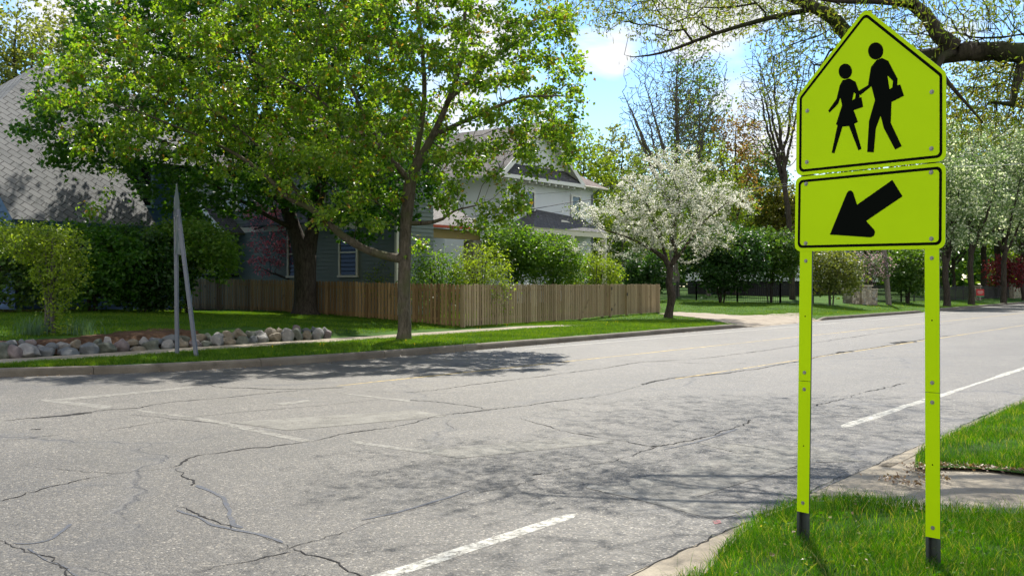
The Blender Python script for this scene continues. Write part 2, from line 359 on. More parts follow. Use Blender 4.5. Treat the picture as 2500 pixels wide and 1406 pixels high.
for q in (((1430, 1186), (1560, 1180), (1830, 1240), (1740, 1266)), ((1010, 1100), (1400, 1066), (1500, 1080), (1120, 1118)), ((1480, 1190), (1800, 1105), (2000, 1120), (1700, 1212)),
          ((1700, 1080), (1990, 1090), (2110, 1125), (1900, 1130)), ((560, 1030), (1010, 1000), (1090, 1015), (700, 1050))):
    quad_mark(q, M['white_ghost'])
quad_mark(((1440, 1180), (1800, 1255), (1760, 1264), (1430, 1190)), M['white_worn'])
quad_mark(((1738, 1270), (1757, 1268), (1762, 1276), (1745, 1278)), M['red_paint'])
CR = [([(0, 1027), (75, 1020), (150, 1014), (220, 1007), (270, 1000), (340, 995), (420, 981), (520, 973), (700, 955), (780, 949)], .03),
 ([(75, 1020), (120, 1018), (180, 1012), (222, 1006)], .10), ([(440, 942), (500, 940), (540, 946), (590, 947), (700, 950), (840, 946)], .05),
 ([(0, 1223), (150, 1183), (290, 1155), (420, 1140), (470, 1115), (530, 1105), (650, 1090), (760, 1076), (860, 1055), (960, 1042), (1050, 1020), (1110, 1010), (1200, 1001)], .018),
 ([(1100, 1012), (1200, 1000), (1400, 975), (1500, 958), (1620, 925), (1700, 917)], .02),
 ([(1265, 1020), (1340, 1041), (1420, 1060), (1500, 1074), (1560, 1085), (1600, 1090)], .022),
 ([(1590, 1092), (1680, 1076), (1750, 1060), (1815, 1038), (1830, 1024)], .02), ([(1985, 990), (2050, 975), (2100, 960), (2160, 948), (2215, 934)], .022),
 ([(1600, 1090), (1540, 1115), (1470, 1131), (1410, 1141), (1340, 1158)], .012), ([(1340, 1158), (1270, 1180), (1180, 1200), (1050, 1232), (900, 1275), (800, 1305), (695, 1340)], .008),
 ([(425, 1140), (470, 1168), (475, 1185)], .012), ([(430, 1232), (480, 1255), (515, 1272), (545, 1282), (565, 1292)], .014), ([(660, 1308), (700, 1330), (688, 1345)], .01),
 ([(0, 1310), (40, 1340), (90, 1358), (130, 1362), (170, 1392), (205, 1410)], .014), ([(495, 1392), (540, 1380), (600, 1368), (670, 1350), (700, 1343)], .012),
 ([(700, 1343), (760, 1358), (830, 1385), (880, 1410)], .013), ([(900, 954), (974, 959), (1044, 954), (1172, 937), (1300, 921), (1380, 911), (1476, 898), (1572, 884), (1700, 876), (1850, 858), (2000, 835), (2200, 806), (2400, 780)], .03),
 ([(1560, 938), (1620, 926), (1780, 910), (1950, 882), (2000, 870), (2060, 860), (2150, 846), (2250, 829), (2320, 818)], .05), ([(2040, 862), (2060, 859), (2085, 858)], .22), ([(2180, 838), (2215, 834), (2240, 834)], .25),
 ([(1340, 885), (1370, 884), (1390, 885)], .22), ([(1500, 880), (1620, 884), (1760, 888), (1830, 886)], .02), ([(1000, 976), (1100, 985), (1200, 1001)], .02), ([(300, 1010), (420, 1022), (560, 1038), (700, 1062)], .012),
 ([(0, 1078), (140, 1062), (260, 1050), (420, 1025), (560, 1008), (780, 990), (930, 975)], .012), ([(50, 1130), (130, 1145), (290, 1156)], .008), ([(1900, 1000), (1960, 1004), (2110, 1020)], .01), ([(1750, 1078), (1800, 1085), (1880, 1098)], .014),
 ([(72, 1049), (85, 1048), (95, 1049)], .08), ([(208, 1121), (222, 1120)], .05), ([(500, 1392), (520, 1386)], .03), ([(1300, 1160), (1315, 1155)], .05)]
V0, F0, n0 = [], [], 0
for pts, w in CR:
    V, f = line_strip('c', pts, w*.95, None, .0036, .6, .05); V0.append(V); F0.append(f+n0); n0 += len(V)
struct('road_crack', np.vstack(V0), np.vstack(F0), M['crack'])
V0, F0, n0 = [], [], 0
for pts, w in (([(480, 1184), (515, 1200), (545, 1222), (555, 1255), (560, 1278), (590, 1290)], .05), ([(425, 1245), (480, 1262), (520, 1282), (580, 1294), (660, 1312), (690, 1326)], .035),
               ([(30, 1326), (70, 1328), (110, 1321), (145, 1303), (172, 1278)], .038), ([(60, 1340), (110, 1365), (150, 1378), (205, 1412)], .02), ([(1620, 1098), (1720, 1074), (1800, 1046)], .035), ([(1150, 1195), (1000, 1240), (880, 1270)], .03)):
    V, f = line_strip('c', pts, w, None, .0031, .15, .05); V0.append(V); F0.append(f+n0); n0 += len(V)
struct('road_sealant', np.vstack(V0), np.vstack(F0), M['seal'])
# ------------------------------------------------------------------ the near side: gutter, ramp, kerb end, turf
gut_poly = lambda: None
def flat(name, pts, m, z):
    p = np.array([[*q[:2], z] for q in pts]); return struct(name, p, [list(range(len(p)))], m)
NE = -2.88
R2 = lambda l, z: [road(a, b, z) for a, b in l]
GRASS_EDGE = [(1560, 1500), (1720, 1400), (1800, 1312), (1862, 1264), (1925, 1237), (1975, 1224), (2080, 1223), (2180, 1233), (2290, 1249), (2500, 1252), (2900, 1235)]
ISLE = [(2232, 1142), (2236, 1112), (2290, 1080), (2400, 1030), (2500, 984)]
ISLE_B = [(2290, 1141), (2400, 1144), (2500, 1156), (2900, 1190)]
V, f = grid(np.linspace(-60, 220, 40), np.linspace(NE+.012, 1.2, 6), lambda xy: .004+.0*xy[:, 0]); struct('gutter', V, f, M['walk'])
near_turf = [uv2(-40, -2.35), uv2(uvof(road(1560, 1500))[0], -2.38)]+[q[:2] for q in R2(GRASS_EDGE, .03)]+[np.array([14, 3.]), np.array([14, -30]), np.array([-20, -30])]
isle_turf = [q[:2] for q in R2(ISLE, .03)]+[uv2(26, -2.62), uv2(60, -2.62), uv2(200, -2.62), uv2(200, 60), uv2(20, 60), uv2(8, 10)]+[q[:2] for q in R2(ISLE_B[::-1], .03)]
flat('verge', near_turf, M['turf'], .03); flat('verge', isle_turf, M['turf'], .034)
# rounded kerb edge that dies into the ramp
b = MB(); us_ = np.concatenate([np.linspace(uvof(road(2215, 1135))[0], 9, 14), np.arange(9.5, 120, 2.5)]); rows = []
for q in us_:
    k = float(sstep(us_[0], us_[0]+1.6, q))
    for dv, zz in ((0., -.01), (.03, .007), (.055, .03), (.08, .038), (.13, .04), (.15, -.01)): xy = uv2(q, NE+.02+dv); rows.append([*xy, .0052+zz*max(k, .12) if zz > 0 else zz])
n = 6; tag(b.add(rows, [[r*n+c, r*n+c+1, (r+1)*n+c+1, (r+1)*n+c] for r in range(len(us_)-1) for c in range(n-1)]).build('kerb', M['walk']), kind='structure')
V, f = line_strip('c', [[*uv2(q, NE), 0] for q in np.arange(-8, 60, .4)], .011, None, .0062, .6, .08); struct('road_crack', V, f, M['crack'])
# ------------------------------------------------------------------ trees: skeleton grown towards points in the crown, leaves at its tips
def grow(limbs, tg, alpha=.35, seg=.45, curl=.4, jit=.06, rtip=.006, expo=2.3, sag=0., wig=0.):
    pos, par, fix, pl = [], [], [], []
    for L in limbs:                       # limbs: (points with radius, ...); the first is the trunk, later ones start on the nearest node
        q = crom(L, .3); prev = -1
        if pos:
            prev = int(np.argmin(np.linalg.norm(np.array(pos)-q[0, :3], axis=1)))
        if wig:
            e = rng.normal(0, 1, (len(q), 3)); e = np.cumsum(e, 0)*wig*.12; e[:, 2] *= .3; e -= np.linspace(0, 1, len(q))[:, None]*e[-1]*.5; e -= e[0]; q[:, :3] += e*np.minimum(1, np.arange(len(q))/8.)[:, None]
        for k, r in enumerate(q):
            pos.append(r[:3].copy()); par.append(prev); fix.append(r[3]); pl.append((pl[prev]+np.linalg.norm(r[:3]-pos[prev])) if prev >= 0 else 0.); prev = len(pos)-1
    nl = len(pos); tr = np.array(pos); n0 = 1
    d = np.array([np.min(np.linalg.norm(tr-t, axis=1)) for t in tg]); order = np.argsort(d)
    cap = nl+len(tg)*14+10; Pn = np.zeros((cap, 3)); Pn[:nl] = tr; Ln = np.full(cap, 1e9); Ln[:nl] = pl
    start = max(2, int(.25*len(crom(limbs[0], .3))))
    Ln[:start] += 1e6
    for ti in order:
        t = tg[ti]; m = len(pos); dd = np.linalg.norm(Pn[:m]-t, axis=1); q = int(np.argmin(dd+alpha*Ln[:m])); L = dd[q]
        if L < .03: continue
        k = min(12, max(1, int(math.ceil(L/seg)))); a = Pn[q]
        g = par[q]; dr = (a-Pn[g])/(np.linalg.norm(a-Pn[g])+1e-9) if g >= 0 else np.array([0, 0, 1.])
        c = a+dr*L*curl; prev = q
        for s in np.arange(1, k+1)/k:
            p = (1-s)**2*a+2*s*(1-s)*c+s*s*t
            if s < 1: p = p+rng.normal(0, jit*min(1, L), 3)
            p[2] -= sag*L*s*s
            i = len(pos); pos.append(p); Pn[i] = p; par.append(prev); fix.append(0.); Ln[i] = Ln[prev]+L/k; prev = i
    pos = np.array(pos); par = np.array(par); fix = np.array(fix); N = len(pos)
    ch = np.zeros(N, int); np.add.at(ch, par[par >= 0], 1); cnt = (ch == 0).astype(float)
    for i in range(N-1, -1, -1):
        if par[i] >= 0: cnt[par[i]] += cnt[i]
    r = rtip*cnt**(1/expo); 
    for i in range(N):
        if fix[i] > 0: r[i] = fix[i]
        elif par[i] >= 0: r[i] = min(r[i], r[par[i]]*.92)
    return pos, par, r, ch, nl
def wood(sk, rmin=.004, flare=None):
    pos, par, r, ch, nl = sk; N = len(pos); seen = np.zeros(N, bool); Vs, Fs, n0 = [], [], 0
    # follow the thickest child first so limbs run through
    depth = np.zeros(N)
    for i in range(N-1, -1, -1):
        if par[i] >= 0: depth[par[i]] = max(depth[par[i]], depth[i]+np.linalg.norm(pos[i]-pos[par[i]])+10*r[i])
    tips = np.where(ch == 0)[0]; tips = sorted(tips, key=lambda i: (0 if i < nl else 1, -r[i]))
    for t in tips:
        c = [t]; i = t; seen[t] = True
        while par[i] >= 0:
            i = par[i]; c.append(i)
            if seen[i]: break
            seen[i] = True
        if len(c) < 2: continue
        c = c[::-1]; rr = np.maximum(r[c], rmin); 
        if len(c) > 1: rr[0] = min(rr[0], rr[1]*1.25)
        rm = rr.max(); ns = 3 if rm < .018 else 5 if rm < .07 else 10
        V, q = tube(pos[c], rr, ns, False); Vs.append(V); Fs.append(np.array(q)+n0); n0 += len(V)
    return np.vstack(Vs), np.vstack(Fs)
def leaves(c, size, droop=.35, spread=None, wide=.72, fold=.25, up=.5, smin=.6):
    """rhombic folded leaves around centres c"""
    n = len(c); a = rng.normal(0, 1, (n, 3)); a[:, 2] = a[:, 2]*.55-droop; a /= np.linalg.norm(a, axis=1)[:, None]
    nn = rng.normal(0, .8, (n, 3)); nn[:, 2] += up; s = np.cross(a, nn); s /= np.linalg.norm(s, axis=1)[:, None]+1e-9; w = np.cross(s, a)
    L = (size*(smin+(1.35-smin)*rng.random(n)))[:, None]
    b = c; t = c+a*L; m = c+a*L*.45; l = m+s*L*wide/2+w*L*fold*.4; r = m-s*L*wide/2+w*L*fold*.4
    V = np.stack([b, r, t, l], 1).reshape(-1, 3); return V, np.arange(4*n).reshape(n, 4)
def around(p, k, rad):
    q = np.repeat(p, k, axis=0); return q+rng.normal(0, rad, q.shape)*np.array([1, 1, .8])
def ell(lst, n):
    """n points inside a union of ellipsoids (centre, radii, weight)"""
    w = np.array([e[1][0]*e[1][1]*e[1][2]*(e[2] if len(e) > 2 else 1) for e in lst]); w /= w.sum(); out = []
    for e, k in zip(lst, np.round(w*n).astype(int)):
        d = rng.normal(0, 1, (k, 3)); d /= np.linalg.norm(d, axis=1)[:, None]; rr = rng.random(k)**(1/2.1)
        out.append(np.asarray(e[0])+d*rr[:, None]*np.asarray(e[1]))
    return np.vstack(out)
def EP(px, py, Y, rx, ry, dy, w=1.): return (P(px, py, Y), (rx/F*Y, dy, ry/F*Y), w)
def spaced(pts, dmin):
    """thin points to a minimum spacing on a coarse hash so clumps and gaps stay uneven"""
    key = np.floor(pts/dmin).astype(int); _, i = np.unique(key, axis=0, return_index=True); return pts[np.sort(i)]
def bound(o, V): return o
LN, LS = 2.9, .98
def tree(name, label, cat, base, limbs, tg, leaf, bark, nleaf=18, lrad=.16, lsize=.1, group=None, gkw={}, lkw={}, rmin=.004, extra=None, inner=.5, trunkname='trunk', crownname='crown'):
    o = empty(name, base, label, cat, group); sk = grow(limbs, tg, **gkw); nleaf *= LN; lsize *= LS
    V, f = wood(sk, rmin); mk(trunkname, V, f, bark, o, smooth=True)
    pos, par, r, ch, nl = sk
    if nleaf:
        tips = pos[ch == 0]; tips = tips[tips[:, 2] > base[2]+.05]
        mid = pos[nl:][(ch[nl:] > 0) & (r[nl:] < np.quantile(r[nl:], .75))]; mid = mid[rng.random(len(mid)) < inner]
        k = np.maximum(1, (nleaf*(.5+rng.random(len(tips)))).astype(int))
        c = np.repeat(tips, k, axis=0); c = c+rng.normal(0, lrad, c.shape)*np.array([1, 1, .75])
        c = np.vstack([c, around(mid, max(1, int(nleaf/3)), lrad*.8)]) if len(mid) else c
        V, f = leaves(c, lsize, **lkw); mk(crownname, V, f, leaf, o)
    if extra: extra(o, sk)
    return o
M['bark_maple'] = barkmat('maple_bark', (.035, .030, .022), (.15, .125, .095), (.085, .085, .045))
M['bark_dark'] = barkmat('dark_bark', (.018, .015, .012), (.075, .062, .05))
M['bark_oak'] = barkmat('oak_bark', (.018, .015, .012), (.07, .058, .045), (.034, .042, .014))
M['bark_grey'] = barkmat('grey_bark', (.045, .042, .036), (.15, .135, .115))
LM = lambda n, *s, **k: M.setdefault(n, leafmat(n, list(s), **k))
LM('leaf_maple', (0., (.062, .135, .010)), (.35, (.10, .185, .014)), (.7, (.15, .235, .022)), (.92, (.21, .265, .04)), (.94, (.19, .13, .03)), (1., (.16, .085, .028)), trans=.55, rough=.36, spec=.55, tint=(2., 2., .6))
LM('leaf_dark', (0., (.025, .085, .008)), (.6, (.04, .115, .010)), (1., (.07, .15, .018)), trans=.5, rough=.4)
LM('leaf_mid', (0., (.040, .095, .016)), (.6, (.065, .130, .02)), (1., (.10, .165, .035)), trans=.5)
LM('leaf_lime', (0., (.11, .175, .014)), (.6, (.15, .22, .018)), (1., (.21, .27, .04)), trans=.5)
LM('leaf_pale', (0., (.095, .125, .030)), (.6, (.13, .16, .045)), (1., (.19, .21, .08)), trans=.5)
LM('leaf_olive', (0., (.09, .10, .015)), (.6, (.135, .145, .02)), (1., (.19, .18, .04)), trans=.5)
LM('leaf_russet', (0., (.15, .07, .035)), (.5, (.19, .11, .05)), (1., (.14, .13, .04)), trans=.5)
LM('leaf_plum', (0., (.30, .07, .09)), (.6, (.42, .16, .18)), (1., (.55, .32, .32)), trans=.5, tint=(2.2, 1.1, 1.2))
LM('leaf_lilac', (0., (.06, .11, .03)), (.66, (.10, .15, .05)), (.68, (.30, .16, .22)), (1., (.42, .28, .36)), trans=.45, tint=(1.3, 1.3, 1.))
LM('leaf_red', (0., (.08, .012, .018)), (1., (.14, .028, .032)), trans=.5, tint=(2.2, .8, .8))
LM('leaf_pear', (0., (.09, .15, .05)), (.45, (.13, .19, .075)), (.66, (.18, .23, .11)), (.68, (.46, .48, .40)), (1., (.60, .60, .53)), trans=.5, tint=(1.5, 1.6, 1.))
LM('petal', (0., (.62, .61, .52)), (.6, (.80, .79, .72)), (1., (.88, .87, .82)), trans=.5, tint=(1., 1., .93), rough=.6)
LM('leaf_crab', (0., (.055, .095, .022)), (1., (.10, .14, .04)), trans=.5)
LM('leaf_oak', (0., (.10, .16, .02)), (.7, (.16, .21, .03)), (1., (.20, .17, .04)), trans=.5)
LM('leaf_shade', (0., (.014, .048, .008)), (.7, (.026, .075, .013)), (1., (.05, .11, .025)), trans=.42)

def W(px, py, Y, r): return [*P(px, py, Y), r]
# --- the street maple on the verge
b0 = G(985, 830); Y0 = float(b0[1])
limbs = [[[b0[0], b0[1], b0[2]-.1, .27], [b0[0]+.02, b0[1], b0[2]+.12, .205], W(988, 790, Y0, .18), W(986, 720, Y0, .172), W(988, 640, Y0, .172), W(990, 560, Y0, .16), W(996, 500, Y0, .17), W(1003, 440, Y0, .165), W(1022, 395, Y0, .13), W(1052, 340, Y0+.1, .10), W(1085, 270, Y0+.2, .08), W(1120, 170, Y0+.2, .06), W(1135, 40, Y0+.2, .045), W(1140, -160, Y0+.3, .03)],
 [W(986, 632, Y0, .14), W(955, 628, Y0-.1, .115), W(900, 612, Y0-.3, .105), W(850, 585, Y0-.5, .10), W(800, 545, Y0-.6, .09), W(760, 510, Y0-.6, .085), W(700, 480, Y0-.7, .07), W(650, 430, Y0-.8, .06), W(580, 380, Y0-.9, .05), W(480, 330, Y0-1., .035), W(330, 270, Y0-1.2, .02)],
 [W(770, 520, Y0-.6, .07), W(730, 475, Y0-.3, .055), W(690, 420, Y0-.1, .045), W(600, 330, Y0, .035), W(470, 240, Y0+.2, .02)],
 [W(1000, 440, Y0, .09), W(960, 395, Y0-.1, .07), W(925, 360, Y0-.2, .06), W(860, 310, Y0-.4, .045), W(760, 230, Y0-.8, .03), W(620, 150, Y0-1.3, .02)],
 [W(1010, 420, Y0, .08), W(1035, 250, Y0+.4, .07), W(1030, 110, Y0+.6, .055), W(1010, -60, Y0+.8, .035)],
 [W(1060, 330, Y0, .07), W(1160, 285, Y0-.3, .055), W(1270, 240, Y0-.5, .04), W(1370, 235, Y0-.6, .02)],
 [W(1090, 250, Y0, .06), W(1210, 140, Y0+.2, .045), W(1290, 90, Y0+.3, .03), W(1390, 40, Y0+.4, .015)],
 [W(990, 545, Y0, .07), W(1040, 545, Y0-.1, .055), W(1080, 535, Y0-.3, .045), W(1110, 515, Y0-.4, .03), W(1170, 500, Y0-.6, .015)],
 [W(940, 375, Y0, .05), W(850, 200, Y0+.8, .04), W(800, 60, Y0+1.5, .03), W(740, -120, Y0+1.8, .02)]]
tg = np.vstack([ell([EP(760, 130, Y0+.1, 520, 300, 3.4), EP(400, 215, Y0-1., 300, 165, 2.6, 1.), EP(1180, 150, Y0+.4, 255, 260, 3.), EP(850, -120, Y0+1.2, 480, 150, 3., .4),
      EP(800, 390, Y0-1, 230, 95, 2.2, 1.4), EP(1150, 440, Y0-.6, 125, 95, 1.5, 1.6), EP(640, 380, Y0-1, 190, 70, 1.6, 1.4), EP(1330, 280, Y0, 105, 75, 1.6, 1.4), EP(1180, 490, Y0-.6, 130, 70, 1.2, 2.6), EP(1340, 360, Y0-.3, 95, 55, 1.2, 2.), EP(1090, 400, Y0-.8, 100, 80, 1.4, 1.6), EP(330, 370, Y0-1.2, 130, 45, 1.2, 1.3), EP(860, 460, Y0-.9, 140, 85, 1.4, 2.2), EP(900, 540, Y0-.9, 80, 35, .9, 2.6), EP(1270, 370, Y0-.4, 125, 55, 1.2, 2.6)], 3200),
      ell([EP(1200, 520, Y0-.6, 90, 35, .6)], 26), ell([EP(245, 480, Y0-1.5, 60, 40, .5)], 9), ell([EP(850, 500, Y0-.8, 110, 55, 1.)], 90), ell([EP(1050, 610, Y0+1, 60, 30, .5)], 1)])
tree('maple_tree', 'broad yellow-green street maple with a long low limb, rooted in the kerbside grass strip', 'tree', b0, limbs, spaced(tg, .68), M['leaf_maple'], M['bark_maple'], 34, .15, .125,
     lkw=dict(droop=.75, wide=.7, up=.9), gkw=dict(alpha=.3))
# --- the dark maple on the lawn
b1 = G(745, 768); Y1 = float(b1[1])
limbs = [[[b1[0], b1[1], b1[2]-.15, .80], [b1[0], b1[1], b1[2]+.15, .50], W(745, 720, Y1, .43), W(745, 660, Y1, .43), W(742, 620, Y1, .45), W(725, 580, Y1, .30), W(705, 520, Y1, .27), W(690, 450, Y1, .23), W(680, 350, Y1-.3, .18), W(640, 220, Y1-.8, .14), W(600, 60, Y1-1, .10), W(560, -200, Y1-1, .05)],
 [W(748, 620, Y1, .40), W(760, 580, Y1, .27), W(770, 520, Y1, .26), W(785, 440, Y1+.2, .22), W(800, 340, Y1+.3, .19), W(810, 200, Y1+.3, .14), W(830, 40, Y1+.2, .09), W(850, -200, Y1, .05)],
 [W(690, 450, Y1, .15), W(600, 360, Y1-2, .12), W(450, 270, Y1-4, .08), W(280, 200, Y1-6, .04)], [W(700, 500, Y1, .12), W(560, 420, Y1-2, .09), W(380, 340, Y1-4.5, .05), W(220, 310, Y1-6.5, .03)],
 [W(785, 440, Y1, .14), W(900, 360, Y1-1, .10), W(1010, 300, Y1-1.5, .05)], [W(720, 560, Y1, .10), W(640, 520, Y1-1.5, .07), W(520, 450, Y1-3, .04)]]
tg = ell([EP(640, 120, Y1-1.5, 380, 300, 4.), EP(215, 300, Y1-6.3, 165, 115, 2.2, 1.6), EP(500, 430, Y1-3, 185, 95, 2.4, 1.6), EP(910, 380, Y1-.5, 190, 170, 3., 1.2), EP(650, -180, Y1+.5, 480, 170, 4, .4),
          EP(870, 500, Y1-1, 150, 85, 1.8, 2.), EP(610, 450, Y1-2, 110, 80, 1.8, 1.4), EP(520, 490, Y1-3.2, 110, 45, 1.4, 2.), EP(300, 90, Y1-4, 160, 90, 2.4)], 2700)
tree('maple_tree', 'large dark green maple with a forked thick trunk on the shaded lawn', 'tree', b1, limbs, spaced(tg, .62), M['leaf_dark'], M['bark_dark'], 28, .22, .17, lkw=dict(droop=.3, wide=.85, up=1.2), gkw=dict(alpha=.3, seg=.6))
# --- white crab apple
b2 = G(1632, 776); Y2 = float(b2[1])
def blossom(o, sk):
    pos, par, r, ch, nl = sk; idx = np.where((np.arange(len(pos)) >= nl) & (r < .022))[0]; t = pos[idx]; dirs = pos[idx]-pos[par[idx]]; dirs /= np.linalg.norm(dirs, axis=1)[:, None]+1e-9
    k = 24; s = rng.random((len(t), k, 1)); c = t[:, None]-dirs[:, None]*s*.4+rng.normal(0, .05, (len(t), k, 3))+np.array([0, 0, .05])
    V, f = leaves(c.reshape(-1, 3), .064, 0., wide=1., up=1.8, fold=.4); mk('blossom', V, f, M['petal'], o)
limbs = [[[b2[0], b2[1], b2[2]-.1, .26], [b2[0], b2[1], b2[2]+.1, .21], W(1637, 745, Y2, .17), W(1640, 722, Y2, .20), W(1633, 690, Y2, .16), W(1636, 660, Y2, .15), W(1625, 635, Y2, .13), W(1600, 615, Y2-.2, .09), W(1565, 595, Y2-.4, .07), W(1520, 575, Y2-.6, .04), W(1470, 560, Y2-.6, .02)],
 [W(1637, 650, Y2, .12), W(1650, 620, Y2, .10), W(1640, 570, Y2, .08), W(1660, 500, Y2+.2, .06), W(1640, 420, Y2+.2, .03)], [W(1645, 640, Y2, .10), W(1675, 600, Y2, .07), W(1720, 540, Y2+.2, .05), W(1770, 500, Y2+.2, .025)], [W(1630, 640, Y2, .08), W(1610, 580, Y2+.4, .06), W(1580, 500, Y2+.6, .04), W(1540, 450, Y2+.6, .02)]]
tg = ell([EP(1635, 490, Y2, 165, 95, 2.9, .8), EP(1650, 415, Y2, 110, 60, 2.), EP(1505, 520, Y2-.3, 118, 50, 2.), EP(1770, 490, Y2, 95, 55, 1.6), EP(1440, 605, Y2-.5, 58, 28, .8, 1.3), EP(1740, 570, Y2, 70, 55, 1.8), EP(1610, 570, Y2-.3, 130, 45, 2.2), EP(1530, 620, Y2-.5, 60, 30, .9), EP(1690, 640, Y2-.3, 35, 22, .7)], 1250)
tree('crab_apple_tree', 'white blossoming crab apple tree with crooked trunk at the end of the wooden fence', 'tree', b2, limbs, spaced(tg, .46), M['leaf_crab'], M['bark_dark'], 9, .22, .085, gkw=dict(alpha=.25, seg=.35, curl=.5), extra=blossom)
# --- plum behind the fence
b3 = np.array([*P(900, 740, 45)[:2], 0]); b3[2] = gz(*b3[:2]); Y3 = 45.
limbs = [[[*b3, .17], W(885, 680, Y3, .13), W(870, 640, Y3, .11), W(850, 590, Y3, .08), W(830, 540, Y3, .05)], [W(890, 690, Y3, .09), W(830, 688, Y3-.2, .07), W(740, 690, Y3-.5, .06), W(660, 665, Y3-.8, .04)], [W(880, 670, Y3, .08), W(930, 610, Y3, .06), W(970, 540, Y3, .03)], [W(850, 600, Y3, .06), W(720, 540, Y3-.4, .045), W(620, 560, Y3-.6, .03)]]
tg = ell([EP(680, 525, Y3-.4, 105, 38, 1.2), EP(750, 590, Y3-.3, 150, 70, 1.5, .7), EP(930, 570, Y3, 85, 65, 1.6), EP(660, 640, Y3-.6, 55, 38, .8, .8), EP(820, 540, Y3, 80, 70, 1.6)], 620)
tree('plum_tree', 'small plum tree with sparse pink-purple leaves behind the wooden fence', 'tree', b3, limbs, spaced(tg, .25), M['leaf_plum'], M['bark_dark'], 12, .14, .11, gkw=dict(alpha=.3, rtip=.007), lkw=dict(up=.8))
# --- overhanging oak, trunk outside the frame on the near side
YO = 10.5
limbs = [[[8.6, 12.2, -.1, .48], [8.5, 12.1, .5, .36], [8.3, 12.0, 2.2, .31], [7.6, 11.7, 3.6, .27], [6.6, 11.2, 4.05, .15], W(2500, 130, YO, .115), W(2400, 128, YO, .11), W(2330, 118, YO, .10), W(2290, 85, YO, .08), W(2262, 40, YO, .072), W(2215, 0, YO+.1, .065), W(2120, -60, YO+.3, .07), W(1950, -150, YO+.6, .045), W(1700, -260, YO+1, .025)],
 [W(2350, 128, YO, .10), W(2250, 140, YO+.3, .09), W(2150, 130, YO+.4, .088), W(2070, 88, YO+.4, .085), W(2035, 45, YO+.4, .078), W(1960, 5, YO+.5, .062), W(1880, -30, YO+.6, .06), W(1700, -120, YO+1, .035), W(1450, -180, YO+1.6, .02)],
 [W(1995, 20, YO+.5, .045), W(1935, 33, YO+.5, .033), W(1868, 47, YO+.5, .028), W(1748, 82, YO+.6, .022), W(1644, 121, YO+.8, .017), W(1584, 136, YO+1, .012), W(1545, 140, YO+1.1, .006)],
 [[8.3, 12., 2.4, .25], [8.2, 12.8, 4.5, .2], [7.2, 13.5, 6.5, .14], [5., 14, 7.6, .08], [2., 14.5, 8.2, .04]], [[8.0, 12, 3., .2], [9, 11.2, 5.5, .14], [8.4, 10.5, 7.5, .08], [6.5, 10, 8.4, .04]],
 [W(2230, 8, YO, .06), W(2130, 3, YO, .035), W(2040, 3, YO-.2, .025), W(1900, -20, YO-.4, .012)], [W(2330, 125, YO, .05), W(2290, 165, YO-.3, .03), W(2400, 300, YO-.1, .008)], [W(2500, 140, YO, .06), W(2480, 210, YO, .045), W(2470, 255, YO, .04), W(2420, 250, YO, .02)]]
tg = np.vstack([ell([EP(1760, 20, YO+.8, 340, 60, 1.2, 1.4), EP(2250, 60, YO+.2, 260, 75, 1.2, 1.6), EP(1980, 90, YO+.6, 120, 80, .9, 1.2), EP(2420, 240, YO+.2, 120, 95, .9, 1.2), EP(1480, -10, YO+1.6, 200, 45, 1.2), EP(1930, 190, YO+.9, 75, 120, .7, 1.5), EP(2400, 230, YO+.4, 110, 130, .8, 1.5), EP(2380, 60, YO+.3, 140, 70, .9, 1.2)], 2600),
    ell([([.6, 12.6, 6.2], (1.6, 1.2, .7), 1.3), ([4.6, 18., 7.3], (3.6, 2.2, .9), 1.1), ([3.2, 14.2, 6.6], (2.8, 3., 1.1)), ([4.6, 12.2, 7.0], (2.8, 2.4, 1.3)), ([6.5, 12, 7.6], (3, 2.6, 1.4), .5), ([.4, 13.6, 6.6], (1.7, 1.8, .7)), ([1.5, 10.0, 6.4], (2.8, 1.3, .7), 1.2)], 5200)])
def catkins(o, sk):
    pos, par, r, ch, nl = sk; i = np.where((r < .012) & (np.arange(len(pos)) >= nl))[0]; c = np.repeat(pos[i], 2, axis=0); c = c[rng.random(len(c)) < .8]; n = len(c)
    c = c+rng.normal(0, .05, (n, 3)); L = .04+.055*rng.random(n); sw = rng.normal(0, .012, (n, 2)); an = rng.random(n)*6.283; w = .005
    e = np.stack([np.cos(an), np.sin(an), 0*an], 1)*w; d = np.stack([sw[:, 0], sw[:, 1], -L], 1)
    V = np.stack([c-e*.4, c+e*.4, c+d*.5+e, c+d*.5-e, c+d-e*.5, c+d+e*.5], 1).reshape(-1, 3); k = np.arange(n)[:, None]*6
    mk('catkins', V, np.vstack([k+np.array([[0, 1, 2, 3]]), k+np.array([[3, 2, 5, 4]])]), M['leaf_oak'], o)
LN, LS = 2.6, 1.15
tree('oak_tree', 'rough-barked oak overhanging the road above the crossing sign, with catkins and bare twigs', 'tree', [8.6, 12.2, 0], limbs, spaced(tg, .15), M['leaf_oak'], M['bark_oak'], 4, .07, .05, gkw=dict(alpha=.22, seg=.22, curl=.35, rtip=.0035, jit=.1, sag=.06, expo=2.5), lkw=dict(droop=.5, wide=.4), rmin=.0032, extra=catkins, inner=.3)
LN, LS = 2.2, 1.35
